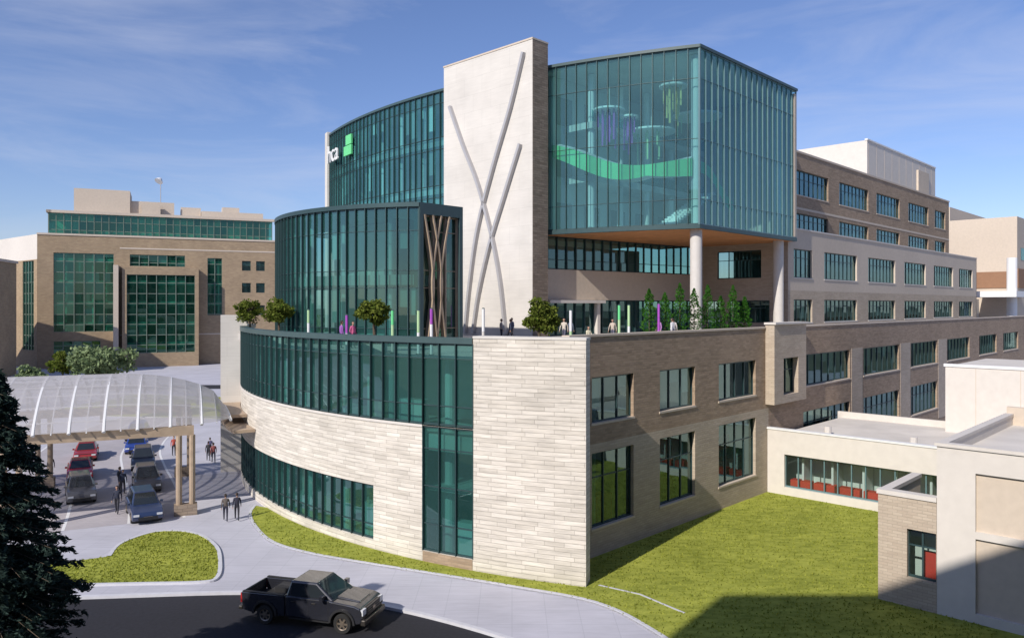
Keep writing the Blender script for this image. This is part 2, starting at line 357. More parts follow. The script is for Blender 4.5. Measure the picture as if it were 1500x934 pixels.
for i in range(9):
    s_ = 2+i*4.3
    x, y, _ = A.P(s_, 1.6, 0); I.tube([(x, y, .1), (x, y, 10.9)], .28, 'white', 12)
    if i % 2 == 0: fb(I, A, s_+1.2, s_+1.4, 2.2, 6, .1, 10.9, 'inner')
    for z in (.2, 6.95):
        a_ = s_+rnd.uniform(.3, 2.5); fb(I, A, a_, a_+rnd.uniform(.8, 1.8), 1.4, 2.0, z, z+rnd.uniform(.9, 2.0), 'woodlt' if rnd.random() < .4 else 'white')
# wing lower
O0 = (1.9, 39.0)
W0 = Fr(O0, u)
lv2 = [(3.45, 7.3), (10, 14), (17, 22.2), (30.2, 39.8), (43, 52.6), (56.2, 65.2), (69, 78.4), (83, 92), (95.8, 105), (109, 117)]
ops2 = [(a, b, 7.4, 9.9) for a, b in lv2]
ops1 = [(a, b, 1.7, 5.8) for a, b in lv2[:3]]+[(a, b, 2.4, 5.4) for a, b in lv2[3:]]
wall(w, W0, 0, 24.2, 0, 6.3, [o for o in ops1 if o[1] < 24], 'brick_lt', .4)
wall(w, W0, 24.2, 120, 0, 6.3, [o for o in ops1 if o[0] > 24], 'brick', .4)
wall(w, W0, 0, 120, 6.3, 12.1, ops2, 'brick', .4)
windows(g, mu, W0, ops1, 1.3, gm='glass_dk'); windows(g, mu, W0, ops2, 1.3, gm='glass_dk', hz=None)
for o in ops1+ops2: fb(H['sills'], W0, o[0]-.08, o[1]+.08, -.05, .2, o[2]-.1, o[2]+.02, 'stucco')
fb(H['coping'], W0, 1.5, 120, -.06, .46, 12.1, 12.22, 'stucco')
for a, b in ((39.8, 43), (52.6, 56.2), (65.2, 69)):
    fb(w, W0, a+.3, b-.3, -.03, -.004, 1.2, 10.0, 'brick_lt')
wall(w, Fr(off(O0, 23.7, -.7), u), 0, 5.4, 6.6, 12.4, [(1.5, 4.0, 7.2, 9.9)], 'brick_lt', .69)
windows(g, mu, Fr(off(O0, 23.7, -.7), u), [(1.5, 4.0, 7.2, 9.9)], 1.2, d=.5)
fb(w, Fr(off(O0, 23.7, -.85), u), -.1, 5.5, 0, .9, 12.4, 12.55, 'stucco_wh')
hq(I, W0, 1, 120, .45, 9, .17, 'slab'); fb(I, W0, 1, 120, .45, 9, 6.1, 6.9, 'slab')
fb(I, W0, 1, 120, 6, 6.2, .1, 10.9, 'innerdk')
for t in (8.6, 15.6, 23.5, 26, 41.4, 54.5, 67, 81, 94): fb(I, W0, t, t+.2, .45, 6, .2, 10.9, 'inner')
for t0, t1 in ((3.6, 7), (11.6, 14.4), (18.6, 22.6)):
    fb(I, W0, t0, t1, 1.3, 2.0, .2, 2.9, 'red')
fb(I, W0, 11.5, 14.4, 1.2, 1.4, 3.9, 5.4, 'red'); fb(I, W0, 18.5, 21, 1.4, 1.6, 3.6, 4.6, 'red')
for o in ops2+ops1[3:]:
    n = max(1, round((o[1]-o[0])/1.3)); st = (o[1]-o[0])/n
    for k in range(n):
        if rnd.random() < .45:
            hgt = rnd.uniform(.25, .8)*(o[3]-o[2]); fb(H['blinds'], W0, o[0]+k*st+.05, o[0]+(k+1)*st-.05, .40, .42, o[3]-hgt, o[3]-.02, 'inner')
arc = [A.P(s_, .3, 0)[:2] for s_ in spl(A, 0, s_end)]
terr = arc+[off(O0, 1.5, .3), off(O0, 119, .3), off(O0, 119, 45), (LC[0]-10, LC[1]+40), (LC[0]-30, LC[1]+20)]
H['terrace'].poly(terr, 10.9, 11.0, 'pave')
H['back_walls'].poly([(-23, 72), (-12, 96), (5, 116), off(O0, 119, 45), off(O0, 119, 44.7), (5, 115), (-11, 95), (-22.4, 72)], 0, 10.88, 'brick_lt')
th = radians(196.5); rd = (cos(th), sin(th)); td = (-sin(th), cos(th))
fp = lambda r, t: (LC[0]+rd[0]*r+td[0]*t, LC[1]+rd[1]*r+td[1]*t)
w.poly([fp(39.8, -.5), fp(41.9, -.5), fp(41.9, .5), fp(39.8, .5)], 0, 13.0, 'limepanel')
for zc in (4.9, 5.6):
    fb(H['entry_canopy'], A, 4.5, 17-(zc-4.9)*4, -1.5, -.05, zc, zc+.22, 'woodlt')
# upper glass mass
UC = (39.0, 129.4); UR = 70.0; U = Ar(UC, UR, 207.7)
s_a, s_b, s_B1 = 26.6, 38.4, (250.4-207.7)*UR*pi/180
B1 = U.P(s_B1, 0, 0)[:2]; FB = Fr(B1, u); LB = 18.4; B2 = FB.P(LB, 0, 0)[:2]
ZB, ZT = 20.5, 35.1
zsU = [21.7, 24.6, 25.8, 29.4, 30.6, 34.0]
curtain(g, mu, U, 0, s_a, ZB, ZT, .95, zsU, 'glass_up', d=.1, w=.05)
curtain(g, mu, U, s_b, s_B1, ZB, ZT, 1.0, [22.6, 27.6, 32.6], 'glass_at', 'mull', d=.1, w=.05, dep=.14, w_h=.04)
curtain(g, mu, FB, 0, LB, ZB, ZT, 1.0, [22.6, 27.6, 32.6], 'glass_at', 'mull_lt', d=.1, w=.05, dep=.10, w_h=.04)
cp = H['coping']
fb(cp, U, 0, s_B1, -.1, .5, ZT, ZT+.25, 'dark'); fb(cp, FB, -.05, LB+.1, -.1, .5, ZT, ZT+.25, 'dark')
fb(cp, U, s_b, s_B1, -.06, .4, ZB-.35, ZB-.01, 'mull'); fb(cp, FB, 0, LB, -.06, .4, ZB-.35, ZB-.01, 'mull')
ua = [U.P(s_, .4, 0)[:2] for s_ in spl(U, 0, s_B1)]
back = [off(B2, -.3, .4), off(B2, 0, 20), (4, 104), (-14, 106), (-22, 99)]
H['roof'].poly(ua+back, ZT-.25, ZT-.02, 'roof')
H['back_walls'].poly([off(B2, 0, 0), off(B2, 0, 20), (4, 104), (-14, 106), (-22.6, 98.2), (-22.2, 98.8), (-14, 105.5), (4, 103.3), off(B2, -.5, 19.5), off(B2, -.5, 0.0)], 20.6, ZT-.3, 'stucco')
fb(w, U, -1.2, -.04, -.3, 3, 11, ZT+.5, 'limepanel')
for z in (20.4, 25.0, 29.8):
    fb(I, U, 0.1, s_a+2, .35, 9, z, z+.75, 'slab')
fb(I, U, .1, s_a+2, 6.5, 6.7, 20.6, ZT-.3, 'inner')
for i in range(7):
    x, y, _ = U.P(1.5+i*4, 1.5, 0); I.tube([(x, y, 20.5), (x, y, ZT-.3)], .28, 'white', 10)
for i in range(4): fb(I, U, 3.5+i*6.5, 3.7+i*6.5, 3, 6.5, 21, ZT-.4, 'inner')
for (fr_, L_, zz_, st_) in ((U, s_a, [(25.8, 29.4), (30.6, 34), (21.7, 24.6)], .95),):
    n = round(L_/st_); st = L_/n
    for (za, zb_) in zz_:
        for k in range(n):
            if rnd.random() < .35:
                hh = rnd.uniform(.3, .95)*(zb_-za); fb(H['blinds'], fr_, k*st+.04, (k+1)*st-.04, .24, .26, zb_-hh, zb_, 'inner')
# atrium box interior
at = H['atrium']
poly_box = [U.P(s_, .35, 0)[:2] for s_ in spl(U, s_b-1, s_B1)]+[off(B2, -.4, .2), off(B2, -.4, 14), off(B1, -2.5, 14)]
at.poly(poly_box, ZB-.3, ZB+.1, 'slab', 'dark', bottom=False)
H['soffit'].poly([U.P(s_, .3, 0)[:2] for s_ in spl(U, s_b-1, s_B1)]+[off(B2, -.3, .2), off(B2, -.3, 16), off(B1, -2.5, 16)], ZB-.36, ZB-.31, 'wood')
BW = Fr(off(B1, -3.2, 13.5), u)
fb(at, BW, 0, 21.2, 0, .3, ZB, ZT-.3, 'inner')
for z in (25.0, 29.8): fb(at, Fr(off(B1, -1.6, 10.0), u), 0, 19.6, 0, 3.6, z, z+.6, 'slab')
for z in (25.0, 29.8): fb(at, Fr(off(B1, -1.6, 10.0), u), 0, 19.6, 0, .05, z+.6, z+1.6, 'glass_at')
for i in range(5):
    p = off(B1, -1+i*4.4, 10.6); at.tube([(p[0], p[1], ZB), (p[0], p[1], ZT-.3)], .3, 'white', 12)
for i in range(5):
    for z in (ZB+.2, 25.7, 30.5): fb(at, BW, .6+i*4.2, 2.9+i*4.2, -.06, -.005, z, z+2.6, 'innerdk')
rib = H['wave_ribbon']
prev = None
for i in range(61):
    t = i/60; s_ = s_b+.3+(s_B1-1-s_b)*t
    z = 27.7+.6*cos(t*2*pi*.9)-2.1*t
    th_ = .95+.6*abs(sin(t*pi*1.3+.3))
    a = U.P(s_, .6, 0); c = U.P(s_, 1.0+2.0*abs(sin(t*pi)), 0)
    cur = [(a[0], a[1], z), (a[0], a[1], z-th_), (c[0], c[1], z-th_+.1), (c[0], c[1], z+.25)]
    if prev:
        for q in range(4):
            rib.face([prev[q], prev[(q+1) % 4], cur[(q+1) % 4], cur[q]], ['green', 'white', 'green', 'white'][q])
    prev = cur
for i in range(30):
    t0, t1 = i/30, (i+1)/30
    f = lambda t: off(B1, .8+t*11, 1.0+2.4*t)
    zf = lambda t: 24.9-1.4*t+.7*sin(t*5)
    a, b = f(t0), f(t1)
    rib.face([(a[0], a[1], zf(t0)), (b[0], b[1], zf(t1)), (b[0], b[1], zf(t1)+1.0), (a[0], a[1], zf(t0)+1.0)], 'green')
for (sa, dd, zt, R, col, n_) in ((43.6, 2.4, 31.2, 1.25, 'purple', 15), (45.3, 3.2, 30.6, .7, 'purple', 8), (49.6, 2.2, 32.6, 1.05, 'yellow', 14), (46.8, 5.5, 29.6, 1.9, 'lime_en', 9)):
    cx, cy, _ = U.P(sa, dd, 0)
    at.tube([(cx, cy, zt), (cx, cy, zt+.16)], R*1.15, 'white', 32)
    at.tube([(cx, cy, zt+.18), (cx, cy, ZT-.3)], .03, 'white', 6)
    for k in range(n_):
        a_ = k*2*pi/n_; rr = R*(.3+.6*((k*7) % 5)/5); x, y = cx+rr*cos(a_), cy+rr*sin(a_); hgt = 1.4+2.1*((k*3) % 7)/7
        at.box(x-.07, x+.07, y-.03, y+.03, zt-hgt, zt, col)
cx, cy = off(B1, 8, 5)
at.tube([(cx, cy, 31.5), (cx, cy, 31.7)], 2.3, 'white', 32)
for k in range(14):
    a_ = k*2*pi/14; x, y = cx+1.9*cos(a_), cy+1.9*sin(a_); at.box(x-.05, x+.05, y-.03, y+.03, 29.6+((k*5) % 7)*.2, 31.5, 'lime_en')
for k in range(18):
    p = off(B1, 5+k*.5, 6.5); q = off(B1, 5+k*.5, 8.3)
    r_ = off(B1, 5.5+k*.5, 8.3); s2 = off(B1, 5.5+k*.5, 6.5)
    at.poly([p, q, r_, s2], 20.7+k*.25, 20.95+k*.25, 'white')
# columns below the box
col = H['columns']
for a, r in ((.9, .5), (16.3, .5)):
    p = off(B1, a, .9); col.tube([(p[0], p[1], 10.95), (p[0], p[1], ZB-.33)], r, 'conc', 24)
    col.tube([(p[0], p[1], ZB+.1), (p[0], p[1], ZT-.3)], r*.8, 'white', 24)
p = off(B1, .08, .1); col.tube([(p[0], p[1], ZB), (p[0], p[1], ZT)], .11, 'mull_lt', 10)
# limestone tower
T1 = (1.78, 67.0); T2 = off(T1, 2.0, 0); T0 = off(T1, 0, 11.8); T3 = off(T0, 2.0, 0)
tw = H['stone_tower']
tw.poly([T1, T0, T3, T2], 11.0, 37.0, 'roof', 'limepanel')
fb(tw, Fr(T1, u), 0.03, 2.0, -.03, .0-.004, 11, 37.0, 'tanstone')
fb(tw, Fr(T0, (-v[0], -v[1])), -.05, 11.85, -.05, 2.05, 37.0, 37.15, 'stucco')
FT = Fr(T0, (-v[0], -v[1]))
fins = H['tower_fins']
def fin(pts, wd=.26, fr=FT, mat='steel', d0=-.38, d1=-.02):
    P = [Vector((a, b)) for a, b in pts]; out = []
    for i in range(len(P)-1):
        p0 = P[max(i-1, 0)]; p1 = P[i]; p2 = P[i+1]; p3 = P[min(i+2, len(P)-1)]
        for k in range(8):
            t = k/8; out.append(.5*((2*p1)+(-p0+p2)*t+(2*p0-5*p1+4*p2-p3)*t*t+(-p0+3*p1-3*p2+p3)*t**3))
    out.append(P[-1])
    for a, b in zip(out, out[1:]):
        t = (b-a).normalized(); n = Vector((-t.y, t.x))*wd/2
        c = [a-n, b-n, b+n, a+n]
        f = [fr.P(q.x, d0, q.y) for q in c]; bk = [fr.P(q.x, d1, q.y) for q in c]
        fins.face(f, mat); fins.face([f[0], bk[0], bk[1], f[1]], mat); fins.face([f[3], f[2], bk[2], bk[3]], mat)
fin([(10.9, 36.0), (9.3, 31.5), (7.0, 26.2), (5.0, 20.8), (3.9, 15.5), (3.3, 11.2)])
fin([(1.1, 33.0), (3.0, 29.0), (5.0, 25.2), (6.8, 20.5), (8.0, 16.0), (8.7, 11.2)])
fin([(10.5, 28.0), (8.6, 23.8), (6.7, 19.5), (5.2, 15), (4.4, 11.2)])
# drum
DC = (-4.1, 68.1); DR = 16.1; D = Ar(DC, DR, 165.0); sD = (262.2-165)*DR*pi/180
curtain(g, mu, D, 0, sD, 11.0, 20.5, .8, [12.2, 15.0, 16.2, 18.9], 'glass', d=.1, w=.05, w_h=.04)
fb(cp, D, 0, sD, -.1, .5, 20.5, 20.8, 'mull')
for z in (15.2,): fb(I, D, 0, sD, .35, 7, z, z+.7, 'slab')
fb(I, D, 0, sD, 5.5, 5.7, 11, 20.1, 'inner')
for i in range(6):
    x, y, _ = D.P(3+i*4.3, 1.4, 0); I.tube([(x, y, 11), (x, y, 20.1)], .25, 'white', 10)
n = round(sD/.8); st = sD/n
for (za, zb_) in ((12.2, 15.0), (16.2, 18.9)):
    for k in range(n):
        if rnd.random() < .3:
            hh = rnd.uniform(.3, .95)*(zb_-za); fb(H['blinds'], D, k*st+.04, (k+1)*st-.04, .24, .26, zb_-hh, zb_, 'inner')
D1 = D.P(sD, 0, 0)[:2]; FD = Fr(D1, u)
da = [D.P(s_, .3, 0)[:2] for s_ in spl(D, 0, sD)]
H['roof'].poly(da+[off(D1, 3.9, .2), off(D1, 3.9, 22), (-12, 80)], 20.2, 20.52, 'roof')
curtain(g, mu, FD, .3, 3.6, 11.0, 20.0, 1.1, [12.2, 15.0, 16.2, 18.9], 'glass_dk', 'woodlt', d=.35, w=.12, dep=.2)
bx = H['wood_bay']
fb(bx, FD, 0, .3, -.08, .6, 11, 20.8, 'dark'); fb(bx, FD, 3.6, 3.9, -.08, .6, 11, 20.8, 'dark'); fb(bx, FD, .3, 3.6, -.08, .6, 20.0, 20.8, 'dark')
fb(bx, FD, .3, 3.6, 3.2, 3.3, 11, 20, 'wooddk')
eqf = Fr(off(D1, 3.9, 0), v)
fb(bx, eqf, .62, 16, 0, .3, 11, 20.5, 'stucco')
for k in range(4):
    a0 = .4+k*.75
    fin([(a0, 20), (a0+.9*(1 if k < 2 else -1)*.9, 15.5), (a0+(.6 if k < 2 else -.6)*.5, 11.1)], .12, FD, 'woodlt', -.12, .3)
# block under the box
P0 = (3.3, 69.9); P1 = (20.1, 84.1); FL = Fr(P0, (P1[0]-P0[0], P1[1]-P0[1])); LL = 22.0
wall(w, FL, -.3, LL, 14.3, 17.1, [], 'stucco', .4)
curtain(g, mu, FL, 0, LL, 11.0, 14.3, 1.2, [13.2], 'glass', d=.3, w=.09)
curtain(g, mu, FL, 0, LL, 17.1, 20.12, 1.2, [18.0], 'glass', d=.2, w=.09)
fb(w, FL, 0, LL, .0, .3, 10.98, 11.1, 'dark')
fb(w, FL, 6.2, 6.6, -.25, .2, 11, 14.28, 'stucco_wh'); fb(w, FL, -.3, 7.0, -.6, .2, 14.0, 14.28, 'stucco_wh')
hq(I, FL, 0, LL, .5, 8, 11.08, 'slab'); fb(I, FL, 0, LL, .5, 8, 15.4, 16.0, 'slab'); fb(I, FL, -3, LL, 8, 8.2, 11, 20.1, 'innerdk')
FS = Fr(P1, (-v[0], -v[1]))
sops = [(2.6, 7.6, 16.6, 19.5), (1.2, 3.0, 11.1, 14.3), (4, 8.5, 12.0, 14.3)]
wall(w, FS, 0, 10.45, 11, 21.5, sops, 'brick_lt', .4); windows(g, mu, FS, sops, 1.2)
# patient block CD
O3 = off(O0, 0, 8); F3 = Fr(O3, u)
CD = [(46.3, 50.8), (53.9, 63.3), (66.9, 76.4), (80, 89), (92.8, 102.4), (105.7, 113.5)]
opc = [(a, b, 16.6, 19.55) for a, b in CD]+[(a, b, 12.0, 14.4) for a, b in CD]
wall(w, F3, 45, 116, 11, 15.3, [o for o in opc if o[2] < 15], 'brick_lt', .4, ends=False)
wall(w, F3, 45, 116, 15.3, 21.5, [o for o in opc if o[2] > 15], 'stucco', .4, ends=False)
windows(g, mu, F3, opc, 1.25, gm='glass_dk', hz=.7)
for o in opc: fb(H['sills'], F3, o[0]-.08, o[1]+.08, -.05, .2, o[2]-.1, o[2]+.02, 'stucco_wh')
fb(cp, F3, 44.9, 116.1, -.08, .5, 21.5, 21.65, 'stucco_wh'); fb(cp, FS, 0, 10.3, -.06, .5, 21.5, 21.62, 'stucco_wh')
H['roof'].poly([off(O3, 45.2, .3), off(O3, 115.8, .3), off(O3, 115.8, 25), off(O3, 45.2, 12)], 20.6, 20.9, 'roof')
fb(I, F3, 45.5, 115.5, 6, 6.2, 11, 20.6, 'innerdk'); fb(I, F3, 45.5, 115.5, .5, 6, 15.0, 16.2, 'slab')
w.poly([off(O3, 116, 0), off(O3, 116, 26), off(O3, 115.7, 26), off(O3, 115.7, 0)], 11, 21.5, 'stucco')
for a, b in CD[:-1]:
    t = b+1.6
    fb(I, F3, t, t+.2, .5, 6, 11.1, 20.5, 'inner')
# AB
O5 = off(O0, 0, 10.5); F5 = Fr(O5, u)
AB = [(51.5, 61.2), (64.5, 74), (77, 86), (89.8, 99), (102.3, 107.8)]
opa = [(a, b, 25.9, 28.65) for a, b in AB]+[(a, b, 21.9, 23.9) for a, b in AB]
wall(w, F5, 45.8, 109.8, 20.8, 30.5, opa, 'brick', .4); windows(g, mu, F5, opa, 1.25)
for o in opa: fb(H['sills'], F5, o[0]-.08, o[1]+.08, -.05, .2, o[2]-.1, o[2]+.02, 'stucco')
for (fr_, oo) in ((F3, opc), (F5, opa)):
    for o in oo:
        n = max(1, round((o[1]-o[0])/1.25)); st = (o[1]-o[0])/n
        for k in range(n):
            if rnd.random() < .45:
                hgt = rnd.uniform(.25, .85)*(o[3]-o[2]); fb(H['blinds'], fr_, o[0]+k*st+.05, o[0]+(k+1)*st-.05, .40, .42, o[3]-hgt, o[3]-.02, 'inner')
fb(w, F5, 45.8, 109.8, -.03, -.004, 24.3, 24.55, 'stucco')
fb(cp, F5, 45.8, 109.9, -.08, .5, 30.5, 30.72, 'stucco')
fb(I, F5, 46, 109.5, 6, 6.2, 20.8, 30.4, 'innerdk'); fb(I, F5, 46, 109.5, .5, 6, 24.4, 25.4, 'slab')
H['roof'].poly([off(O5, 46, .3), off(O5, 109.5, .3), off(O5, 109.5, 26), off(O5, 46, 26)], 29.9, 30.1, 'roof')
w.poly([off(O5, 109.8, .4), off(O5, 109.8, 26), off(O5, 109.5, 26), off(O5, 109.5, .4)], 20.8, 30.5, 'brick')
w.poly([off(O5, 104.5, 3), off(O5, 110, 3), off(O5, 110, 9), off(O5, 104.5, 9)], 29, 35.5, 'stucco')
pc = (49.9, 108)
ph = H['penthouse']
ph.poly([pc, off(pc, 31.5, 0), off(pc, 31.5, 12), off(pc, 0, 12)], 30, 37.0, 'roof', 'stucco_wh')
q = Fr(pc, u)
for k in range(10): fb(ph, q, .5+k*3.2, .54+k*3.2, -.02, -.003, 30.2, 36.9, 'stucco')
fb(ph, q, -.1, 31.6, -.1, .3, 37.0, 37.2, 'white')
H.done()
# sign
sg = empty('building_sign')
fc = bpy.data.curves.new('letters', 'FONT'); fc.body = 'hca'; fc.size = 3.1; fc.extrude = .08
fo = bpy.data.objects.new('letters', fc); scene.collection.objects.link(fo); fo.parent = sg; fc.materials.append(M['white'])
p = U.P(1.3, -.6, 31.3); th = radians(207.7)+3.2/UR
fo.location = p; fo.rotation_euler = (pi/2, 0, th+pi/2)
mb = MB(); fb(mb, U, 7.0, 9.2, -.5, -.3, 31.3, 32.4, 'green'); fb(mb, U, 7.6, 9.2, -.5, -.3, 32.5, 33.6, 'green'); mb.obj('logo_panel', sg)
# ------------------------------------------------------------------ link pavilion
L = Bld('link_pavilion')
LO = off(O0, 24, 0); LF = Fr(LO, (-v[0], -v[1]))
lo = [(1.3, 11.5, .75, 3.1)]
wall(L['walls'], LF, .02, 22, 0, 4.8, lo, 'stucco_wh', .35); windows(L['glazing'], L['mullions'], LF, lo, .9, gm='glass_cl', mm='mull_lt', hz=None)
fb(L['walls'], LF, 0, 22.05, -.06, .4, 4.8, 4.92, 'white')
L['roof'].poly([LF.P(.3, .3, 0)[:2], LF.P(21.8, .3, 0)[:2], LF.P(21.8, 13, 0)[:2], LF.P(.3, 13, 0)[:2]], 4.1, 4.3, 'roof')
fb(L['walls'], LF, .02, 22, 13, 13.3, 0, 4.8, 'stucco_wh')
L['walls'].poly([LF.P(22, 0, 0)[:2], LF.P(22, 13.3, 0)[:2], LF.P(21.7, 13.3, 0)[:2], LF.P(21.7, .4, 0)[:2]], 0, 4.78, 'stucco_wh')
fb(L['interior'], LF, .3, 21, 2.6, 2.8, .1, 4.1, 'inner'); hq(L['interior'], LF, .3, 21, .4, 5, .2, 'slab')
for k in range(6): fb(L['interior'], LF, 1.5+k*1.7, 2.95+k*1.7, .55, 1.2, .2, 1.25, 'red')
for k in range(5): fb(L['interior'], LF, 2.2+k*2.1, 2.35+k*2.1, .9, 2.6, .2, 4.0, 'white')
for (a, b) in ((3, 3.5), (9, 3), (14, 5)): L['roof_vents'].tube([LF.P(a, b, 4.3), LF.P(a, b, 4.9)], .25, 'conc', 10)
L.done()
Wb = Bld('service_block')
q = (32.7, 58.0)
Wb['walls'].poly([q, off(q, 0, -18), off(q, 12, -18), off(q, 12, 0)], 0, 9.2, 'roof', 'stucco_wh')
fb(Wb['coping'], Fr(q, (-v[0], -v[1])), -.1, 18.1, -.08, .3, 9.2, 9.4, 'white')
for k in range(6): fb(Wb['panel_joints'], Fr(q, (-v[0], -v[1])), 2+k*2.8, 2.04+k*2.8, -.012, -.002, .3, 9.15, 'stucco')
Wb.done()
# near annex
Nn = Bld('annex_building')
a0 = (17.0, 35.7); NF = Fr(a0, (-v[0], -v[1]))
nop = [(1.25, 2.45, 1.5, 3.7)]
wall(Nn['walls'], NF, 0, 2.47, 0, 5.1, nop, 'brick_lt', .35, ends=False)
Nn['walls'].poly([off(a0, .0, 0), off(a0, 5, 0), off(a0, 5, -.35), off(a0, .35, -.35)], 0, 5.1, 'stucco')
fb(Nn['walls'], NF, -.05, 2.47, -.06, .45, 5.1, 5.3, 'stucco_wh')
fb(Nn['walls'], Fr(off(a0, 5, -.02), (-u[0], -u[1])), 0, 4.98, -.05, .4, 5.1, 5.28, 'stucco_wh')
Nn['roof'].poly([off(a0, .3, -.3), off(a0, 5, -.3), off(a0, 5, -2.5), off(a0, .3, -2.5)], 4.0, 4.2, 'dark')
windows(Nn['glazing'], Nn['mullions'], NF, nop, .6, gm='glass_cl')
fb(Nn['interior'], NF, 1.7, 2.45, .6, .7, 1.2, 2.7, 'red'); fb(Nn['interior'], NF, .8, 2.5, 1.6, 1.7, .1, 4.0, 'inner')
b0 = off(a0, 0, -2.48); NF2 = Fr(b0, (-v[0], -v[1]))
panels = [(1.5, 6.6, 4.1, 6.6), (1.5, 6.6, .6, 3.8)]
wall(Nn['walls'], NF2, 0, 22, 0, 7.6, panels, 'stucco_wh', .25)
for o in panels: fb(Nn['panels'], NF2, o[0], o[1], .15, .25, o[2], o[3], 'stucco')
Nn['walls'].poly([off(b0, .26, 0), off(b0, 13, 0), off(b0, 13, -.3), off(b0, .26, -.3)], 0, 7.6, 'stucco_wh')
Nn['roof'].poly([off(b0, .3, -.3), off(b0, 13, -.3), off(b0, 13, -22), off(b0, .3, -22)], 6.9, 7.1, 'roof')
fb(Nn['coping'], NF2, -.08, 22, -.08, .4, 7.6, 7.75, 'stucco_wh')
fb(Nn['coping'], Fr(off(b0, 13, .02), (-u[0], -u[1])), 0, 12.5, -.05, .36, 7.6, 7.74, 'stucco_wh')
Nn['walls'].poly([off(b0, 13, 0), off(b0, 13.3, 0), off(b0, 13.3, -22), off(b0, 13, -22)], 0, 8.1, 'stucco')
rl = Nn['railing']
for k in range(9):
    p = off(b0, 6+k*.8, -3.2); z = 7.1+k*.1
    rl.tube([(p[0], p[1], z), (p[0], p[1], z+1.1)], .03, 'white', 6)
p = off(b0, 6, -3.2); q2 = off(b0, 12.4, -3.2)
for h_ in (.55, 1.1): rl.tube([(p[0], p[1], 7.1+h_), (q2[0], q2[1], 7.9+h_)], .03, 'white', 6)
Nn['equipment'].poly([off(b0, 8, -7), off(b0, 11, -7), off(b0, 11, -10), off(b0, 8, -10)], 7.1, 8.2, 'white')
Nn.done()
# far right campus
Fb = Bld('campus_building')
def rbox(b, part, x0, y0, Lu, Lv, z0, z1, mt, top='roof'):
    q = (x0, y0); b[part].poly([q, off(q, Lu, 0), off(q, Lu, Lv), off(q, 0, Lv)], z0, z1, top, mt)
rbox(Fb, 'walls', 90, 158, 40, 30, 0, 34, 'stucco')
rbox(Fb, 'walls', 92, 140, 60, 12, 0, 30, 'stucco')
rbox(Fb, 'walls', 84.5, 141, 60, 3, 0, 15.0, 'stucco_wh')
rbox(Fb, 'walls', 88, 144, 60, 4, 15.0, 16.6, 'stucco')
f_ = Fr((92, 140), u); fb(Fb['louvers'], f_, 0, 60, -.2, -.01, 17.0, 20.5, 'louver')
fb(Fb['louvers'], Fr(off((92, 140), 0, 12), (-v[0], -v[1])), 1, 11, -.2, -.01, 17.0, 20.0, 'louver')
Fb['column'].tube([(86.5, 133, 0), (86.5, 133, 22)], .8, 'white', 16)
rbox(Fb, 'canopy', 84, 128, 16, 8, 15.2, 16.2, 'white')
for k in range(8):
    fb(Fb['windows'], Fr((92, 140), u), 3+k*6, 7+k*6, -.05, -.01, 22.2, 24.4, 'glass_dk')
Fb.done()
# ------------------------------------------------------------------ office building on the left
G = Bld('office_building')
L0 = (-101.9, 165.0); GF = Fr(L0, (44.4, 20.0)); GL_ = 49.5
gop = [(3, 14.6, 8.0, 25.2), (17.8, 29.2, 22.6, 25.2), (34, 37.2, 11.5, 24.8), (3, 12, 2, 6)]
small = [(41.6+k*3.2, 43.6+k*3.2, z, z+2.3) for k in range(2) for z in (5, 11.5, 16.8, 22)]
wall(G['walls'], GF, 0, GL_, 0, 29.0, gop+small, 'brick_off', .5)
zrow = [2.6, 5.0, 7.2, 9.6, 11.8, 14.2, 16.4, 18.8, 21.0, 23.4]
for o in gop: curtain(G['glazing'], G['mullions'], GF, o[0], o[1], o[2], o[3], 1.9, [z for z in zrow if o[2] < z < o[3]], 'glass_gr', 'mull_gr', d=.35, w=.16, dep=.2, w_h=.16)
windows(G['glazing'], G['mullions'], GF, small, 1.0, d=.35, gm='glass_dk', hz=None)
GB = Fr(GF.P(16.4, -3.2, 0)[:2], GF.d)
bop = [(.9, 14.8, 3.2, 20.6)]
wall(G['walls'], GB, 0, 15.6, 0, 22.2, bop, 'brick_off', .5)
curtain(G['glazing'], G['mullions'], GB, .9, 14.8, 3.2, 20.6, 1.9, [z for z in zrow if 3.2 < z < 20.6], 'glass_gr', 'mull_gr', d=.35, w=.16, dep=.2, w_h=.16)
fb(G['walls'], GB, 0, .5, .5, 3.2, 0, 22.2, 'brick_off'); fb(G['walls'], GB, 15.1, 15.6, .5, 3.2, 0, 22.2, 'brick_off'); fb(G['walls'], GB, .5, 15.1, .5, 3.2, 21.6, 22.1, 'roof')
fb(G['walls'], GF, 14.7, 15.7, -3.9, -.01, 0, 22.6, 'stucco')
fb(G['interior'], GF, .5, GL_-.5, 5, 5.3, 0, 28.5, 'inner')
for z in (4.6, 9.2, 13.8, 18.4, 23.2): fb(G['interior'], GF, .6, GL_-.6, .55, 5, z, z+.9, 'slab')
for z in (4.6, 9.2, 13.8, 18.4): fb(G['interior'], GB, .6, 15, .55, 3.1, z, z+.9, 'slab')
for k in range(14): fb(G['interior'], GF, 2.5+k*2.6, 2.8+k*2.6, .9, 5, 0, 27, 'inner')
fb(G['coping'], GF, -.1, GL_+.1, -.15, .6, 29.0, 29.4, 'stucco')
for z in (7.0, 26.4): fb(G['walls'], GF, 15.8, GL_, -.06, -.004, z, z+.3, 'stucco')
GLf = Fr((-122.0, 181.5), (-101.9+122.0, 165.0-181.5)); lop = [(17.5, 24, 4, 23.5)]
wall(G['walls'], GLf, 0, 25.9, 0, 23.7, lop, 'brick_off', .5); curtain(G['glazing'], G['mullions'], GLf, 17.5, 24, 4, 23.5, 1.6, zrow[1:], 'glass_gr', 'mull_gr', d=.3, w=.16, dep=.2, w_h=.14)
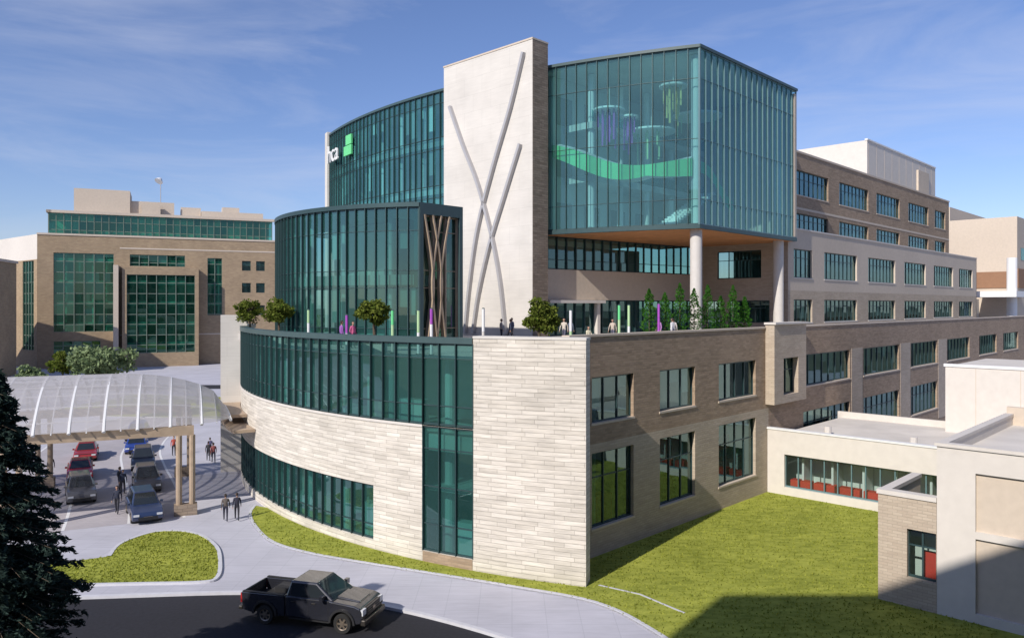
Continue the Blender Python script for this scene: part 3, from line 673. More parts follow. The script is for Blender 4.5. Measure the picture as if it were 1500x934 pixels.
wall(G['walls'], GLf, 0, 25.9, 23.7, 29.1, [], 'stucco_wh', .5)
gq = lambda s, d: GF.P(s, d, 0)[:2]
fb(G['interior'], GLf, 1, 25, 5, 5.2, 0, 28, 'innerdk')
US = Fr(gq(1.5, 4.5), GF.d)
curtain(G['glazing'], G['mullions'], US, 0, 47.5, 29.0, 34.3, 1.5, [30.6, 32.6], 'glass_gr', 'mull_gr', d=.2, w=.14, w_h=.12)
fb(G['coping'], US, -.4, 48, -.4, .6, 34.3, 34.9, 'stucco'); fb(G['interior'], US, 1, 47, 2.0, 2.2, 29, 34, 'inner')
G['roof'].poly([gq(0, .4), gq(GL_, .4), gq(GL_, 30), gq(0, 30)], 28.4, 28.8, 'roof')
G['roof'].poly([gq(1.5, 5), gq(49, 5), gq(49, 26), gq(1.5, 26)], 34.2, 34.5, 'roof')
USl = Fr(gq(1.5, 24), (gq(1.5, 4.5)[0]-gq(1.5, 24)[0], gq(1.5, 4.5)[1]-gq(1.5, 24)[1]))
curtain(G['glazing'], G['mullions'], USl, 0, 19.5, 29, 34.3, 1.5, [30.6, 32.6], 'glass_gr', 'mull_gr', d=.1, w=.12, w_h=.12); fb(G['coping'], USl, 0, 19.9, -.4, .6, 34.3, 34.88, 'stucco')
def gbox(s0, s1, d0, d1, z0, z1, m='stucco'):
    G['mechanical'].poly([gq(s0, d0), gq(s1, d0), gq(s1, d1), gq(s0, d1)], z0, z1, 'roof', m)
gbox(6, 17.5, 9, 20, 34.4, 40.6, 'stucco'); gbox(17.5, 27, 10, 18, 34.4, 38.4); gbox(28.5, 33, 11, 18, 34.4, 37.6); gbox(33.1, 47.5, 10, 18, 34.4, 36.8); gbox(20, 24, 8, 9.5, 34.4, 37.5)
gbox(38, 42, 12, 15, 36.8, 38.2)
x, y = gq(24, 14); G['antenna'].tube([(x, y, 37.8), (x, y, 44.5)], .1, 'steel', 6)
G['antenna'].tube([(x-.2, y-.6, 43.9), (x-.1, y-.3, 44.3), (x, y, 44.6)], 1.0, 'white', 14, .4)
G.done()
G2 = Bld('brick_building')
rb = [(-140, 136), (-94.5, 140), (-98, 152), (-143, 148)]
G2['walls'].poly(rb, 0, 22, 'roof', 'brick_off')
G2['coping'].poly([(-140.3, 135.7), (-94.2, 139.7), (-97.8, 152.3), (-143.3, 148.3)], 22, 22.5, 'stucco')
f2 = Fr((-140, 136), (45.5, 4))
for z in (4, 9, 14):
    for k in range(5): fb(G2['windows'], f2, 22+k*4.6, 25+k*4.6, -.05, -.01, z, z+2.6, 'glass_gr')
G2.done()
# ------------------------------------------------------------------ building behind the viewpoint
K = Bld('tower_block')
K['walls'].poly([(-19.5, -3), (60, -3), (60, -25), (-19.5, -25)], 0, 34.5, 'roof', 'brick_lt')
kf = Fr((60, -3), (-1, 0))
for z in range(7):
    for k in range(16): fb(K['windows'], kf, 2+k*4.9, 5.6+k*4.9, -.05, -.01, 1.6+z*4.7, 4.6+z*4.7, 'glass_dk')
K.done()
# ------------------------------------------------------------------ ground
mb = MB(); mb.poly([(-2500, -1500), (2500, -1500), (2500, 3000), (-2500, 3000)], None, 0, 'ground'); mb.obj('ground')
def smooth(pts, n=6):
    P = [Vector(p) for p in pts]; out = []
    for i in range(len(P)-1):
        p0 = P[max(i-1, 0)]; p1 = P[i]; p2 = P[i+1]; p3 = P[min(i+2, len(P)-1)]
        for k in range(n):
            t = k/n; out.append(tuple(.5*((2*p1)+(-p0+p2)*t+(2*p0-5*p1+4*p2-p3)*t*t+(-p0+3*p1-3*p2+p3)*t**3)))
    out.append(tuple(P[-1])); return out
edge = smooth([(-120, 28), (-60, 33.5), (-30, 35.3), (-20.4, 36.1), (-12.8, 36.7), (-9, 36.1), (-5.0, 34.6), (-.6, 31.9), (3, 28.8), (6, 24.5), (8, 19), (9, 10), (9, 0), (9, -2.8)])
mb = MB(); mb.poly(edge+[(-3, -2.8), (-3, 10), (-6, 18), (-12, 23), (-20, 25.5), (-60, 23), (-120, 17)], None, .004, 'asph'); mb.obj('road')
mb = MB(); mb.poly(edge+[(60, -2.8), (120, 60), (120, 210), (-160, 210), (-160, 40)], 0.0, .12, 'walk', 'kerb'); mb.obj('pavement')
mb = MB()
def strip(mb, pts, w0, w1, z0, z1, mat):
    for i in range(len(pts)-1):
        a, b = Vector(pts[i]), Vector(pts[i+1])
        def nn(j):
            t = (Vector(pts[min(j+1, len(pts)-1)])-Vector(pts[max(j-1, 0)])).normalized(); return Vector((-t.y, t.x))
        na, nb = nn(i), nn(i+1)
        q = [a+na*w0, b+nb*w0, b+nb*w1, a+na*w1]
        mb.face([(p.x, p.y, z1) for p in q], mat)
        mb.face([(q[0].x, q[0].y, z0), (q[1].x, q[1].y, z0), (q[1].x, q[1].y, z1), (q[0].x, q[0].y, z1)], mat)
        mb.face([(q[2].x, q[2].y, z0), (q[3].x, q[3].y, z0), (q[3].x, q[3].y, z1), (q[2].x, q[2].y, z1)], mat)
strip(mb, edge, -.02, .2, 0, .135, 'kerb'); mb.obj('kerb')
g1 = smooth([(-17.6, 52.4), (-17.2, 50.2), (-15.8, 47.2), (-13.8, 44.2), (-11.1, 42.2), (-7.5, 40.5), (-3.8, 38.9), (0, 37.2), (3.8, 35.2), (6.0, 31.9), (8.5, 26), (10.5, 19), (11.5, 10), (11.5, 0)])
mb = MB(); mb.poly(g1+[(50, 0), (50, 40), LF.P(20, .2, 0)[:2], LF.P(.0, .2, 0)[:2], off(O0, 24, .2), off(O0, 3, .2), (2.8, 38.2), (-3, 41.0), (-9, 45), (-15, 51)], .0, .19, 'grass', 'kerb'); mb.obj('lawn')
mb = MB(); strip(mb, g1, -.0, .18, .1, .215, 'kerb'); mb.obj('lawn_kerb')
isl = smooth([(-21.8, 41.8), (-22.3, 44.0), (-21.6, 46.0), (-20.3, 46.4), (-18.6, 45.6), (-16.8, 43.4), (-15.6, 40.8), (-14.9, 38.6), (-15.4, 38.0), (-18.4, 37.8), (-22, 37.6), (-26, 37.5)])
mb = MB(); mb.poly(isl+[(-27, 39)], .0, .19, 'grass', 'kerb'); mb.obj('lawn')
mb = MB(); strip(mb, isl, 0, .2, .1, .215, 'kerb'); mb.obj('lawn_kerb')
mb = MB(); mb.poly([(-60, 96), (-30, 92), (-26, 110), (-58, 118)], .1, .18, 'grass', 'kerb'); mb.poly([(-100, 70), (-62, 78), (-64, 98), (-105, 100)], .1, .18, 'grass', 'kerb'); mb.obj('lawn')
rnd = random.Random(99); mb = MB()
M['blade'] = leafmat('grass_blade', (.14, .17, .022), (.38, .40, .075), .3)
def inpoly(p, poly):
    c = False; j = len(poly)-1
    for i in range(len(poly)):
        if (poly[i][1] > p[1]) != (poly[j][1] > p[1]) and p[0] < (poly[j][0]-poly[i][0])*(p[1]-poly[i][1])/(poly[j][1]-poly[i][1])+poly[i][0]: c = not c
        j = i
    return c
lawnp = g1+[(22, 0), (20, 36), LF.P(9, .0, 0)[:2], LF.P(.0, -.2, 0)[:2], off(O0, 24, -.2), off(O0, 3, -.2), (3.9, 37.2), (-2.5, 39.3), (-9, 43.6), (-14.6, 49)]
for (pl, bb, n) in ((lawnp, (-18, 25, 30, 58), 30000), (isl+[(-27, 39)], (-27, -14, 37, 47), 9000)):
    for i in range(n):
        p = (rnd.uniform(bb[0], bb[1]), rnd.uniform(bb[2], bb[3]))
        if not inpoly(p, pl): continue
        a = rnd.uniform(0, pi); dx, dy = cos(a)*.05, sin(a)*.05; hh = rnd.uniform(.04, .10)
        mb.face([(p[0]-dx, p[1]-dy, .185), (p[0]+dx, p[1]+dy, .185), (p[0]+rnd.uniform(-.05, .05), p[1]+rnd.uniform(-.05, .05), .19+hh)], 'blade', [(0, 0)]*3)
mb.obj('grass')
cl = smooth([(-21, 40), (-24.5, 48), (-28.5, 56), (-33, 64), (-37, 72), (-40, 82), (-41, 95), (-38, 110)])
mb = MB(); strip(mb, cl[6:], -3.8, 6.8, .11, .126, 'drive'); mb.obj('driveway')
mb = MB()
for o_ in (-3.8, -.6, 3.0, 6.6): strip(mb, cl[6:], o_, o_+.18, .12, .131, 'white')
mb.obj('lane_markings')
mb = MB(); mb.poly([(-160, 118), (-20, 128), (-20, 134), (-160, 126)], None, .126, 'asph'); mb.obj('road')
mb = MB(); strip(mb, [(4.2, 37.4), (6.0, 36.2), (7.6, 34.0)], 0, .1, .15, .21, 'kerb'); mb.obj('drain_edge')
# ------------------------------------------------------------------ entrance canopy
C = Bld('entrance_canopy')
ca = (-.917, -.4); cw = (-.4, .917); c0 = (-20.2, 50.9)
def CP(a, b, z): return (c0[0]+ca[0]*a+cw[0]*b, c0[1]+ca[1]*a+cw[1]*b, z)
WD = 12.5; LG = 27.0; AS = -1.6
def endf(a): return sqrt(max(0, 1-((6.0-a)/(6.0-AS))**2)) if a < 6.0 else 1.0
def arch(t, a):
    e_ = endf(a)
    return (WD/2+(t-.5)*(WD+.8)*(.62+.38*e_), 5.95+(.15+2.85*e_)*(sin(pi*t)**.75 if 0 < t < 1 else 0))
nA = 24
aa = [AS+.0+(LG-AS)*((j/30)) for j in range(31)]
for j in range(30):
    for i in range(nA):
        p = [arch(i/nA, aa[j]), arch(i/nA, aa[j+1]), arch((i+1)/nA, aa[j+1]), arch((i+1)/nA, aa[j])]
        C['roof_film'].face([CP(aa[j], *p[0]), CP(aa[j+1], *p[1]), CP(aa[j+1], *p[2]), CP(aa[j], *p[3])], 'canopy')
for j in range(0, 31):
    C['ribs'].tube([CP(aa[j], arch(i/nA, aa[j])[0], arch(i/nA, aa[j])[1]-.1) for i in range(nA+1)], .11 if j % 2 == 0 else .04, 'white', 6)
for i in range(1, nA, 2): C['ribs'].tube([CP(a_, arch(i/nA, a_)[0], arch(i/nA, a_)[1]-.08) for a_ in aa], .04, 'white', 5)
for b_ in (0.1, WD-.1):
    pts = [CP(.8, b_-.2, 0)[:2], CP(LG, b_-.2, 0)[:2], CP(LG, b_+.2, 0)[:2], CP(.8, b_+.2, 0)[:2]]
    C['beams'].poly(pts, 5.3, 5.9, 'woodlt')
for a_ in (1.3, 11, 20.5):
    for b_ in (0, WD):
        for sgn in (-.4, .4):
            p = CP(a_+sgn, b_, 0); C['columns'].tube([(p[0], p[1], .1), (p[0], p[1], 5.3)], .19, 'woodlt', 10)
        pts = [CP(a_-.7, b_-.4, 0)[:2], CP(a_+.7, b_-.4, 0)[:2], CP(a_+.7, b_+.4, 0)[:2], CP(a_-.7, b_+.4, 0)[:2]]
        C['columns'].poly(pts, .1, .8, 'tanstone')
    C['beams'].tube([CP(a_, 0, 5.65), CP(a_, WD, 5.65)], .16, 'woodlt', 8)
C.done()
# ------------------------------------------------------------------ trees
def leafquad(mb, p, r, mat, rnd, asp=.6):
    a = Vector((rnd.gauss(0, 1), rnd.gauss(0, 1), rnd.gauss(0, 1))).normalized(); b = a.cross(Vector((rnd.gauss(0, 1), rnd.gauss(0, 1), rnd.gauss(0, 1)))).normalized()
    a *= r; b *= r*asp
    mb.face([p-a, p-b*.9, p+a, p+b*.9], mat, [(0, 0)]*4)
def tree(name, loc, zc, R, RZ, n, seed, mat='leaf', leaf=.11, clumps=26, trunk=.12, z0=None):
    rnd = random.Random(seed); e = empty(name, (loc[0], loc[1], z0))
    h = zc-z0
    tk = MB(); tk.tube([(0, 0, 0), (.03, .02, h*.35), (-.02, .03, h*.75), (0, 0, h+RZ*.3)], trunk, 'bark', 8, trunk*.35)
    lf = MB()
    for k in range(clumps):
        d = Vector((rnd.gauss(0, 1), rnd.gauss(0, 1), rnd.gauss(0, 1)*.9)).normalized(); rr = rnd.uniform(.35, .86)
        c = Vector((d.x*R*rr, d.y*R*rr, h+d.z*RZ*rr)); cr = rnd.uniform(.24, .42)*R
        tk.tube([(0, 0, h*.7 if c.z < h else h*.95), tuple(c*.55+Vector((0, 0, h*.42))), tuple(c)], trunk*.35, 'bark', 5, trunk*.08)
        for i in range(n//clumps):
            q = Vector((rnd.gauss(0, 1), rnd.gauss(0, 1), rnd.gauss(0, 1))).normalized()*cr*rnd.uniform(.45, 1.05)
            leafquad(lf, c+Vector((q.x, q.y, q.z*.75)), leaf*rnd.uniform(.6, 1.3), mat, rnd)
    tk.obj('trunk', e); lf.obj('crown', e)
tree('deciduous_tree', (-21.6, 63.3), 13.35, 1.35, 1.2, 2800, 1, z0=11)
tree('deciduous_tree', (-17.3, 57), 13.3, 1.25, 1.2, 2800, 2, z0=11)
tree('deciduous_tree', (-8.3, 46.2), 13.35, 1.15, 1.1, 2800, 3, z0=11)
tree('deciduous_tree', (1.5, 42.6), 13.2, 1.15, 1.1, 2800, 4, z0=11)
tree('deciduous_tree', (-48, 90), 7.3, 3.4, 2.2, 4500, 5, 'leafpale', .26, 30, .25, z0=.1)
tree('deciduous_tree', (-58, 92), 5.2, 2.4, 1.4, 2500, 6, 'leafpale', .24, 20, .2, z0=.1)
tree('deciduous_tree', (-70, 98), 4.6, 2.6, 1.6, 2500, 16, 'leaf', .26, 20, .2, z0=.1)
tree('deciduous_tree', (-38.5, 112), 3.6, 2.2, 1.5, 2500, 8, 'leaf', .24, 20, .2, z0=.1)
tree('deciduous_tree', (-76, 130), 4.2, 2.6, 2.0, 2500, 9, 'leaf', .26, 20, .2, z0=.1)
# slim columnar trees on the terrace
for k in range(8):
    rnd = random.Random(50+k); p = off(O0, 18.6+k*2.1, 6.6)
    e = empty('columnar_tree', (p[0], p[1], 11)); hh = 3.9+rnd.uniform(-.45, .6)
    tk = MB(); tk.tube([(0, 0, 0), (0, 0, hh*.8)], .06, 'bark', 6, .02)
    lf = MB()
    for i in range(1500):
        t = rnd.random(); z = .3+t*(hh-.25); rr = .56*(sin(pi*min(1, t**.75*.86+.14))**.75)*(1+.22*sin(z*6+k*1.7)+.15*sin(z*13))+.02
        a_ = rnd.uniform(0, 2*pi); q = rr*sqrt(rnd.uniform(.3, 1))
        leafquad(lf, Vector((q*cos(a_), q*sin(a_), z)), .075*rnd.uniform(.6, 1.4), 'ivy', rnd)
    tk.obj('trunk', e); lf.obj('crown', e)
for (x, y) in ((-8.3, 46.2), (1.5, 42.6), (-17.3, 57), (-21.6, 63.3)):
    e = empty('planter_box', (x, y, 11)); mb = MB(); mb.box(-.7, .7, -.7, .7, .0, .5, 'conc'); mb.box(-.6, .6, -.6, .6, .5, .52, 'bark'); mb.obj('box', e, bevel=.03)
def spruce(loc, hh, RR, seed, name='spruce_tree'):
    rnd = random.Random(seed); e = empty(name, (loc[0], loc[1], 0))
    tk = MB(); tk.tube([(0, 0, 0), (0, 0, hh*.5), (0, 0, hh)], .28, 'bark', 9, .02)
    lf = MB(); z = .6
    while z < hh-.1:
        f = 1-z/hh; L_ = RR*(f**.75)*1.02+.12; nb = int(7+8*f)
        for b in range(nb):
            a_ = rnd.uniform(0, 2*pi); LL_ = L_*rnd.uniform(.74, 1.14); dz = rnd.uniform(-.1, .1)
            dirv = Vector((cos(a_), sin(a_), 0)); sidev = Vector((-sin(a_), cos(a_), 0))
            base = Vector((0, 0, z+dz))
            def bp(t): return base+dirv*LL_*t+Vector((0, 0, .25*LL_*t-.62*LL_*t*t+.22*LL_*t**4))
            tk.tube([tuple(bp(t)) for t in (0, .5, 1)], .03*(.3+f), 'bark', 4, .006)
            nT = int(10+LL_*17)
            for k in range(nT):
                t = rnd.uniform(.12, 1.0)**.8; c = bp(t)
                for sd in (-1, 1):
                    wl = (.14+.5*(1-t)*LL_*.40)*rnd.uniform(.6, 1.1)
                    tip = c+sidev*sd*wl+dirv*wl*.75+Vector((0, 0, -rnd.uniform(.02, .22)))
                    wd_ = dirv*.025+Vector((0, 0, rnd.uniform(.015, .045)))
                    m_ = (c+tip)/2
                    lf.face([c, m_-wd_, tip, m_+wd_], 'needle', [(0, 0)]*4)
                    nv = Vector((rnd.gauss(0, 1), rnd.gauss(0, 1), rnd.gauss(0, .6))).normalized()*.1
                    lf.face([tip-nv, tip+Vector((0, 0, -.03)), tip+nv, tip+Vector((0, 0, .03))], 'needle', [(0, 0)]*4)
        z += .20+.10*f
    tk.obj('trunk', e); lf.obj('foliage', e)
spruce((-16.6, 24.4), 12.0, 3.5, 3)
rnd = random.Random(12); mb = MB()
for i in range(260):
    X = -420+i*1.7+rnd.uniform(-2, 2); Yb = 330+rnd.uniform(-20, 20); R = rnd.uniform(3, 6)
    for k in range(26):
        q = Vector((rnd.gauss(0, 1), rnd.gauss(0, 1), rnd.gauss(0, 1))).normalized()*R*rnd.uniform(.5, 1)
        leafquad(mb, Vector((X, Yb, R))+q, 1.2, 'leaf', rnd, .8)
mb.obj('distant_trees')
# ------------------------------------------------------------------ terrace posts
def post(x, y, h, cols):
    e = empty('totem_post', (x, y, 11)); mb = MB(); n = len(cols)  # plain coloured totem post, carries no lamp
    for i, c in enumerate(cols): mb.tube([(0, 0, h*i/n), (0, 0, h*(i+1)/n-.01)], .085, c, 12)
    mb.tube([(0, 0, 0), (0, 0, .04)], .16, 'dark', 12); mb.tube([(0, 0, h), (0, 0, h+.06)], .1, 'dark', 12, .05)
    mb.obj('post', e)
for (px, Y, h, cols) in ((-.2647, 49.5, 2.5, ['white', 'white', 'lime_en']), (-.2149, 47, 2.2, ['white', 'purple']), (-.1554, 45, 2.5, ['conc', 'lime_en', 'green']), (-.1217, 44, 2.5, ['white', 'lime_en']), (-.1048, 43.5, 2.6, ['white', 'white', 'purple']),
                         (-.0373, 44, 2.6, ['conc', 'white']), (.0764, 46, 2.5, ['lime_en', 'white']), (.1394, 50, 2.8, ['white', 'lime_en', 'green']), (.152, 52, 2.8, ['white', 'lime_en']), (.1909, 54, 2.9, ['white', 'purple', 'purple'])):
    post(px*Y, Y, h, cols)
# ------------------------------------------------------------------ people
def person(loc, head, pose='stand', shirt=(.3, .3, .35), pants=(.05, .06, .1), hair='hair', scale=1.0, seed=0):
    rnd = random.Random(seed)
    e = empty('person', loc, head); e.scale = (scale,)*3
    V = []; E = []; R = []
    def add(p, r, par=None):
        V.append(p); R.append(r)
        if par is not None: E.append((par, len(V)-1))
        return len(V)-1
    dz = 0; sit = pose == 'sit'
    if sit: dz = -.47
    pel = add((0, 0, .97+dz), .135)
    wa = add((.01, 0, 1.12+dz), .12, pel); ch = add((.0, 0, 1.33+dz), .145, wa); nb = add((0, 0, 1.475+dz), .06, ch); nk = add((.012, 0, 1.56+dz), .05, nb)
    for sd in (-1, 1):
        st = (.28*sd if pose == 'walk' else .04*sd)
        hp = add((0, .09*sd, .92+dz), .09, pel)
        if sit: kn = add((.44, .11*sd, .52), .062, hp); an = add((.46, .11*sd, .09), .042, kn)
        else: kn = add((st*.6+.03, .1*sd, .51), .062, hp); an = add((st-.02, .1*sd, .10), .042, kn)
        add((V[an][0]+.17, .115*sd, .045), .036, an)
        sh = add((0, .17*sd, 1.42+dz), .06, ch)
        if pose == 'walk': el = (-.16*sd, .23*sd, 1.15); wr = (-.2*sd+.08, .24*sd, .9)
        elif sit: el = (.1, .23*sd, 1.15+dz); wr = (.33, .15*sd, 1.05+dz)
        else: el = (-.02, .235*sd, 1.14); wr = (.06, .25*sd, .9)
        ei = add(el, .042, sh); wi = add(wr, .027, ei)
        d = (Vector(wr)-Vector(el)).normalized(); pm = Vector(wr)+d*.07
        pi_ = add(tuple(pm), .03, wi)
        for f in range(4):
            o_ = Vector((1, 0, 0))*(f-1.5)*.021
            k1_ = pm+o_+d*.04; k2_ = k1_+d*(.045-.004*abs(f-1.4))+Vector((.008, -.01*sd, 0))
            a_ = add(tuple(k1_), .0095, pi_); add(tuple(k2_), .008, a_)
        t1_ = Vector(wr)+d*.03+Vector((.035, -.01*sd, 0)); a_ = add(tuple(t1_), .011, wi); add(tuple(t1_+d*.04+Vector((.012, 0, 0))), .009, a_)
    me = bpy.data.meshes.new('skeleton'); me.from_pydata(V, E, []); ob = bpy.data.objects.new('tmp', me); scene.collection.objects.link(ob)
    sk = ob.modifiers.new('skin', 'SKIN'); sk.use_smooth_shade = True
    for i, r in enumerate(R): me.skin_vertices[0].data[i].radius = (r, r*(1.25 if i in (pel, wa, ch) else 1))
    me.skin_vertices[0].data[0].use_root = True
    ss = ob.modifiers.new('sub', 'SUBSURF'); ss.levels = 1; ss.render_levels = 1
    dg = bpy.context.evaluated_depsgraph_get(); dg.update()
    m2 = bpy.data.meshes.new_from_object(ob.evaluated_get(dg)); bpy.data.objects.remove(ob)
    m2.name = 'body'
    ms = pmat('shirt', shirt, .85, .1, 9); mp_ = pmat('trousers', pants, .85, .1, 9)
    m2.materials.clear()
    for m_ in (ms, mp_, M['skin'], M['shoe']): m2.materials.append(m_)
    for p in m2.polygons:
        c = p.center; k = 0
        if c.z > 1.5+dz: k = 2
        elif sit:
            if c.z < .62 and abs(c.y) < .2: k = 1
            if c.x > .34 and c.z > .56: k = 2
            if c.z < .09: k = 3
        else:
            if c.z < .97 and abs(c.y) < .19: k = 1
            if c.z < .9 and abs(c.y) >= .19: k = 2
            if c.z < .085: k = 3
        p.material_index = k; p.use_smooth = True
    bo = bpy.data.objects.new('body', m2); scene.collection.objects.link(bo); bo.parent = e
    import bmesh
    bm = bmesh.new(); bmesh.ops.create_uvsphere(bm, u_segments=16, v_segments=12, radius=1)
    for vv in bm.verts:
        x, y, z = vv.co
        w_2 = 1-.22*max(0, -z)**1.2
        vv.co = Vector((x*.098*(1 if x > 0 else 1.05), y*.077*w_2, z*.12))
        if x > .93 and abs(z+.05) < .3: vv.co.x += .022
        if x > .6 and z < -.6: vv.co.x += .012
    n0 = len(bm.faces)
    for f in bm.faces:
        c = f.calc_center_median(); f.material_index = 1 if (c.z > .062 or (c.x < -.01 and c.z > -.055)) else 0
        f.smooth = True
    for vv in bm.verts:
        if vv.co.z > .055 or (vv.co.x < -.02 and vv.co.z > -.05): vv.co *= 1.09
    for sd in (-1, 1):
        for (pp, rr, mi) in (((.0, .079*sd, -.005), .022, 0), ((.09, .03*sd, .005), .011, 2)):
            bmesh.ops.create_icosphere(bm, subdivisions=1, radius=rr, matrix=Matrix.Translation(pp))
    for f in list(bm.faces)[n0:]:
        f.material_index = 2 if f.calc_center_median().x > .05 else 0
    bmesh.ops.create_cube(bm, size=1, matrix=Matrix.Translation((.09, 0, -.055)) @ Matrix.Diagonal((.014, .04, .008, 1)))
    hm = bpy.data.meshes.new('head'); bm.to_mesh(hm); bm.free()
    for m_ in (M['skin'], M[hair], M['shoe']): hm.materials.append(m_)
    ho = bpy.data.objects.new('head', hm); scene.collection.objects.link(ho); ho.parent = e; ho.location = (.02, 0, 1.66+dz)
    if sit:
        mb = MB(); mb.box(-.28, .25, -.3, .3, .36, .42, 'woodlt'); mb.box(-.25, -.2, -.28, .28, 0, .36, 'chrome'); mb.box(.17, .22, -.28, .28, 0, .36, 'chrome')
        ch_ = empty('bench', loc, head); mb.obj('seat', ch_, bevel=.01)
Z0 = .13
ppl = [(-17.5, 48.9, Z0, 1.9, 'walk', (.03, .03, .05), (.03, .03, .04)), (-18.15, 48.7, Z0, 1.9, 'walk', (.12, .10, .09), (.03, .03, .05)),
       (-26.0, 50.6, Z0, -1.3, 'walk', (.03, .035, .06), (.03, .03, .04)), (-28.3, 55.9, Z0, -1.0, 'stand', (.05, .06, .1), (.04, .04, .05)), (-28.9, 56.6, Z0, 1.0, 'stand', (.03, .03, .04), (.04, .04, .05)),
       (-25.9, 66.7, Z0, 2.0, 'walk', (.25, .08, .08), (.03, .03, .05)), (-26.7, 67.6, Z0, 2.0, 'walk', (.05, .05, .06), (.04, .04, .05)), (-30.8, 70, Z0, -1, 'stand', (.4, .08, .06), (.04, .04, .05)),
       (-27.3, 69.5, Z0, 2.0, 'walk', (.1, .1, .2), (.04, .04, .05)),
       (-36.6, 61, Z0, -1, 'stand', (.1, .1, .12), (.03, .03, .05)),
       (-.85, 60.5, 11, .4, 'stand', (.35, .30, .28), (.03, .03, .05)), (-.1, 59.5, 11, 2.6, 'walk', (.05, .06, .10), (.05, .05, .06)), (-.0, 62.5, 11, -2.5, 'stand', (.12, .14, .22), (.05, .05, .08)),
       (3.9, 57.5, 11, -2.0, 'walk', (.5, .45, .38), (.08, .08, .12)), (4.5, 59, 11, 1.0, 'stand', (.10, .12, .16), (.05, .05, .08)),
       (-10.4, 50.2, 11, -.6, 'stand', (.55, .12, .25), (.05, .05, .08)), (-11.0, 49.6, 11, .6, 'stand', (.25, .10, .35), (.05, .05, .08)),
       (11.9, 57, 11, 2.2, 'walk', (.6, .6, .62), (.12, .14, .2)), (12.3, 58.5, 11, 1.2, 'stand', (.55, .5, .5), (.1, .1, .14)), (7.6, 58, 11, -2, 'walk', (.45, .38, .32), (.1, .1, .14)), (10.9, 57, 11, -2.6, 'stand', (.4, .2, .45), (.3, .3, .32)),
       (5.6, 56.4, 11, -1, 'sit', (.6, .55, .4), (.05, .05, .08))]
for i, p in enumerate(ppl): person(p[:3], p[3], p[4], p[5], p[6], seed=i, scale=random.uniform(.97, 1.05))
# ------------------------------------------------------------------ vehicles
def archpts(xc, zb, r, n=9):
    return [(xc+r*cos(a), max(zb, .0)+0+r*sin(a)*1.0) for a in [pi*i/n for i in range(n+1)]]
def prism(mb, prof, y0, y1, mat, ty0=None):
    n = len(prof)
    mb.face([(p[0], y0, p[1]) for p in prof], mat); mb.face([(p[0], y1, p[1]) for p in prof[::-1]], mat)
    for i in range(n):
        a, b = prof[i], prof[(i+1) % n]
        mb.face([(b[0], y0, b[1]), (a[0], y0, a[1]), (a[0], y1, a[1]), (b[0], y1, b[1])], mat)
def wheel(par, x, y, r, wd):
    e = MB(); sd = 1 if y > 0 else -1
    prof = [(r*.62, 0), (r*.93, .0), (r, wd*.2), (r, wd*.8), (r*.93, wd), (r*.6, wd)]
    n = 28
    yo = y+sd*wd/2
    for i in range(n):
        a, b = 2*pi*i/n, 2*pi*(i+1)/n
        for (r0, w0), (r1, w1) in zip(prof, prof[1:]):
            e.face([(x+r0*cos(a), yo-sd*w0, r+r0*sin(a)), (x+r0*cos(b), yo-sd*w0, r+r0*sin(b)), (x+r1*cos(b), yo-sd*w1, r+r1*sin(b)), (x+r1*cos(a), yo-sd*w1, r+r1*sin(a))], 'tyre')
        e.face([(x, yo-sd*.07, r), (x+r*.62*cos(a), yo-sd*.07, r+r*.62*sin(a)), (x+r*.62*cos(b), yo-sd*.07, r+r*.62*sin(b))], 'plastic')
        e.face([(x+r*.62*cos(a), yo-sd*.0, r+r*.62*sin(a)), (x+r*.62*cos(b), yo, r+r*.62*sin(b)), (x+r*.54*cos(b), yo-sd*.03, r+r*.54*sin(b)), (x+r*.54*cos(a), yo-sd*.03, r+r*.54*sin(a))], 'rim')
    for k in range(6):
        a = 2*pi*k/6; t = Vector((cos(a), 0, sin(a))); nn_ = Vector((-sin(a), 0, cos(a)))
        c = Vector((x, yo-sd*.025, r))
        q = [c-nn_*.05+t*.03, c+t*r*.58-nn_*.035, c+t*r*.58+nn_*.035, c+nn_*.05+t*.03]
        e.face(q, 'rim')
    e.tube([(x, yo-sd*.05, r), (x, yo-sd*.005, r)], .06, 'rim', 12)
    e.obj('wheel', par)
def greenhouse(par, bx0, bx1, tx0, tx1, hb, ht, zb, zt, paint, rear=True):
    g = MB(); B_ = [(bx0, -hb, zb), (bx1, -hb, zb), (bx1, hb, zb), (bx0, hb, zb)]; T_ = [(tx0, -ht, zt), (tx1, -ht, zt), (tx1, ht, zt), (tx0, ht, zt)]
    for i in range(4):
        j = (i+1) % 4; g.face([B_[i], B_[j], T_[j], T_[i]], paint)
    g.face(T_, paint); g.obj('cab', par, bevel=.07)
    gl = MB()
    def pane(i, u0, u1, v0, v1):
        j = (i+1) % 4; a, b, c, d = [Vector(x) for x in (B_[i], B_[j], T_[j], T_[i])]
        n = (b-a).cross(d-a).normalized()*.014
        f = lambda uu, vv: (a*(1-uu)+b*uu)*(1-vv)+(d*(1-uu)+c*uu)*vv+n
        gl.face([f(u0, v0), f(u1, v0), f(u1, v1), f(u0, v1)], 'cglass')
    pane(0, .1, .48, .08, .86); pane(0, .53, .93, .08, .86); pane(2, .07, .47, .08, .86); pane(2, .52, .9, .08, .86)
    pane(1, .06, .94, .06, .9); pane(3, .08, .92, .15, .85)
    gl.obj('glass', par)
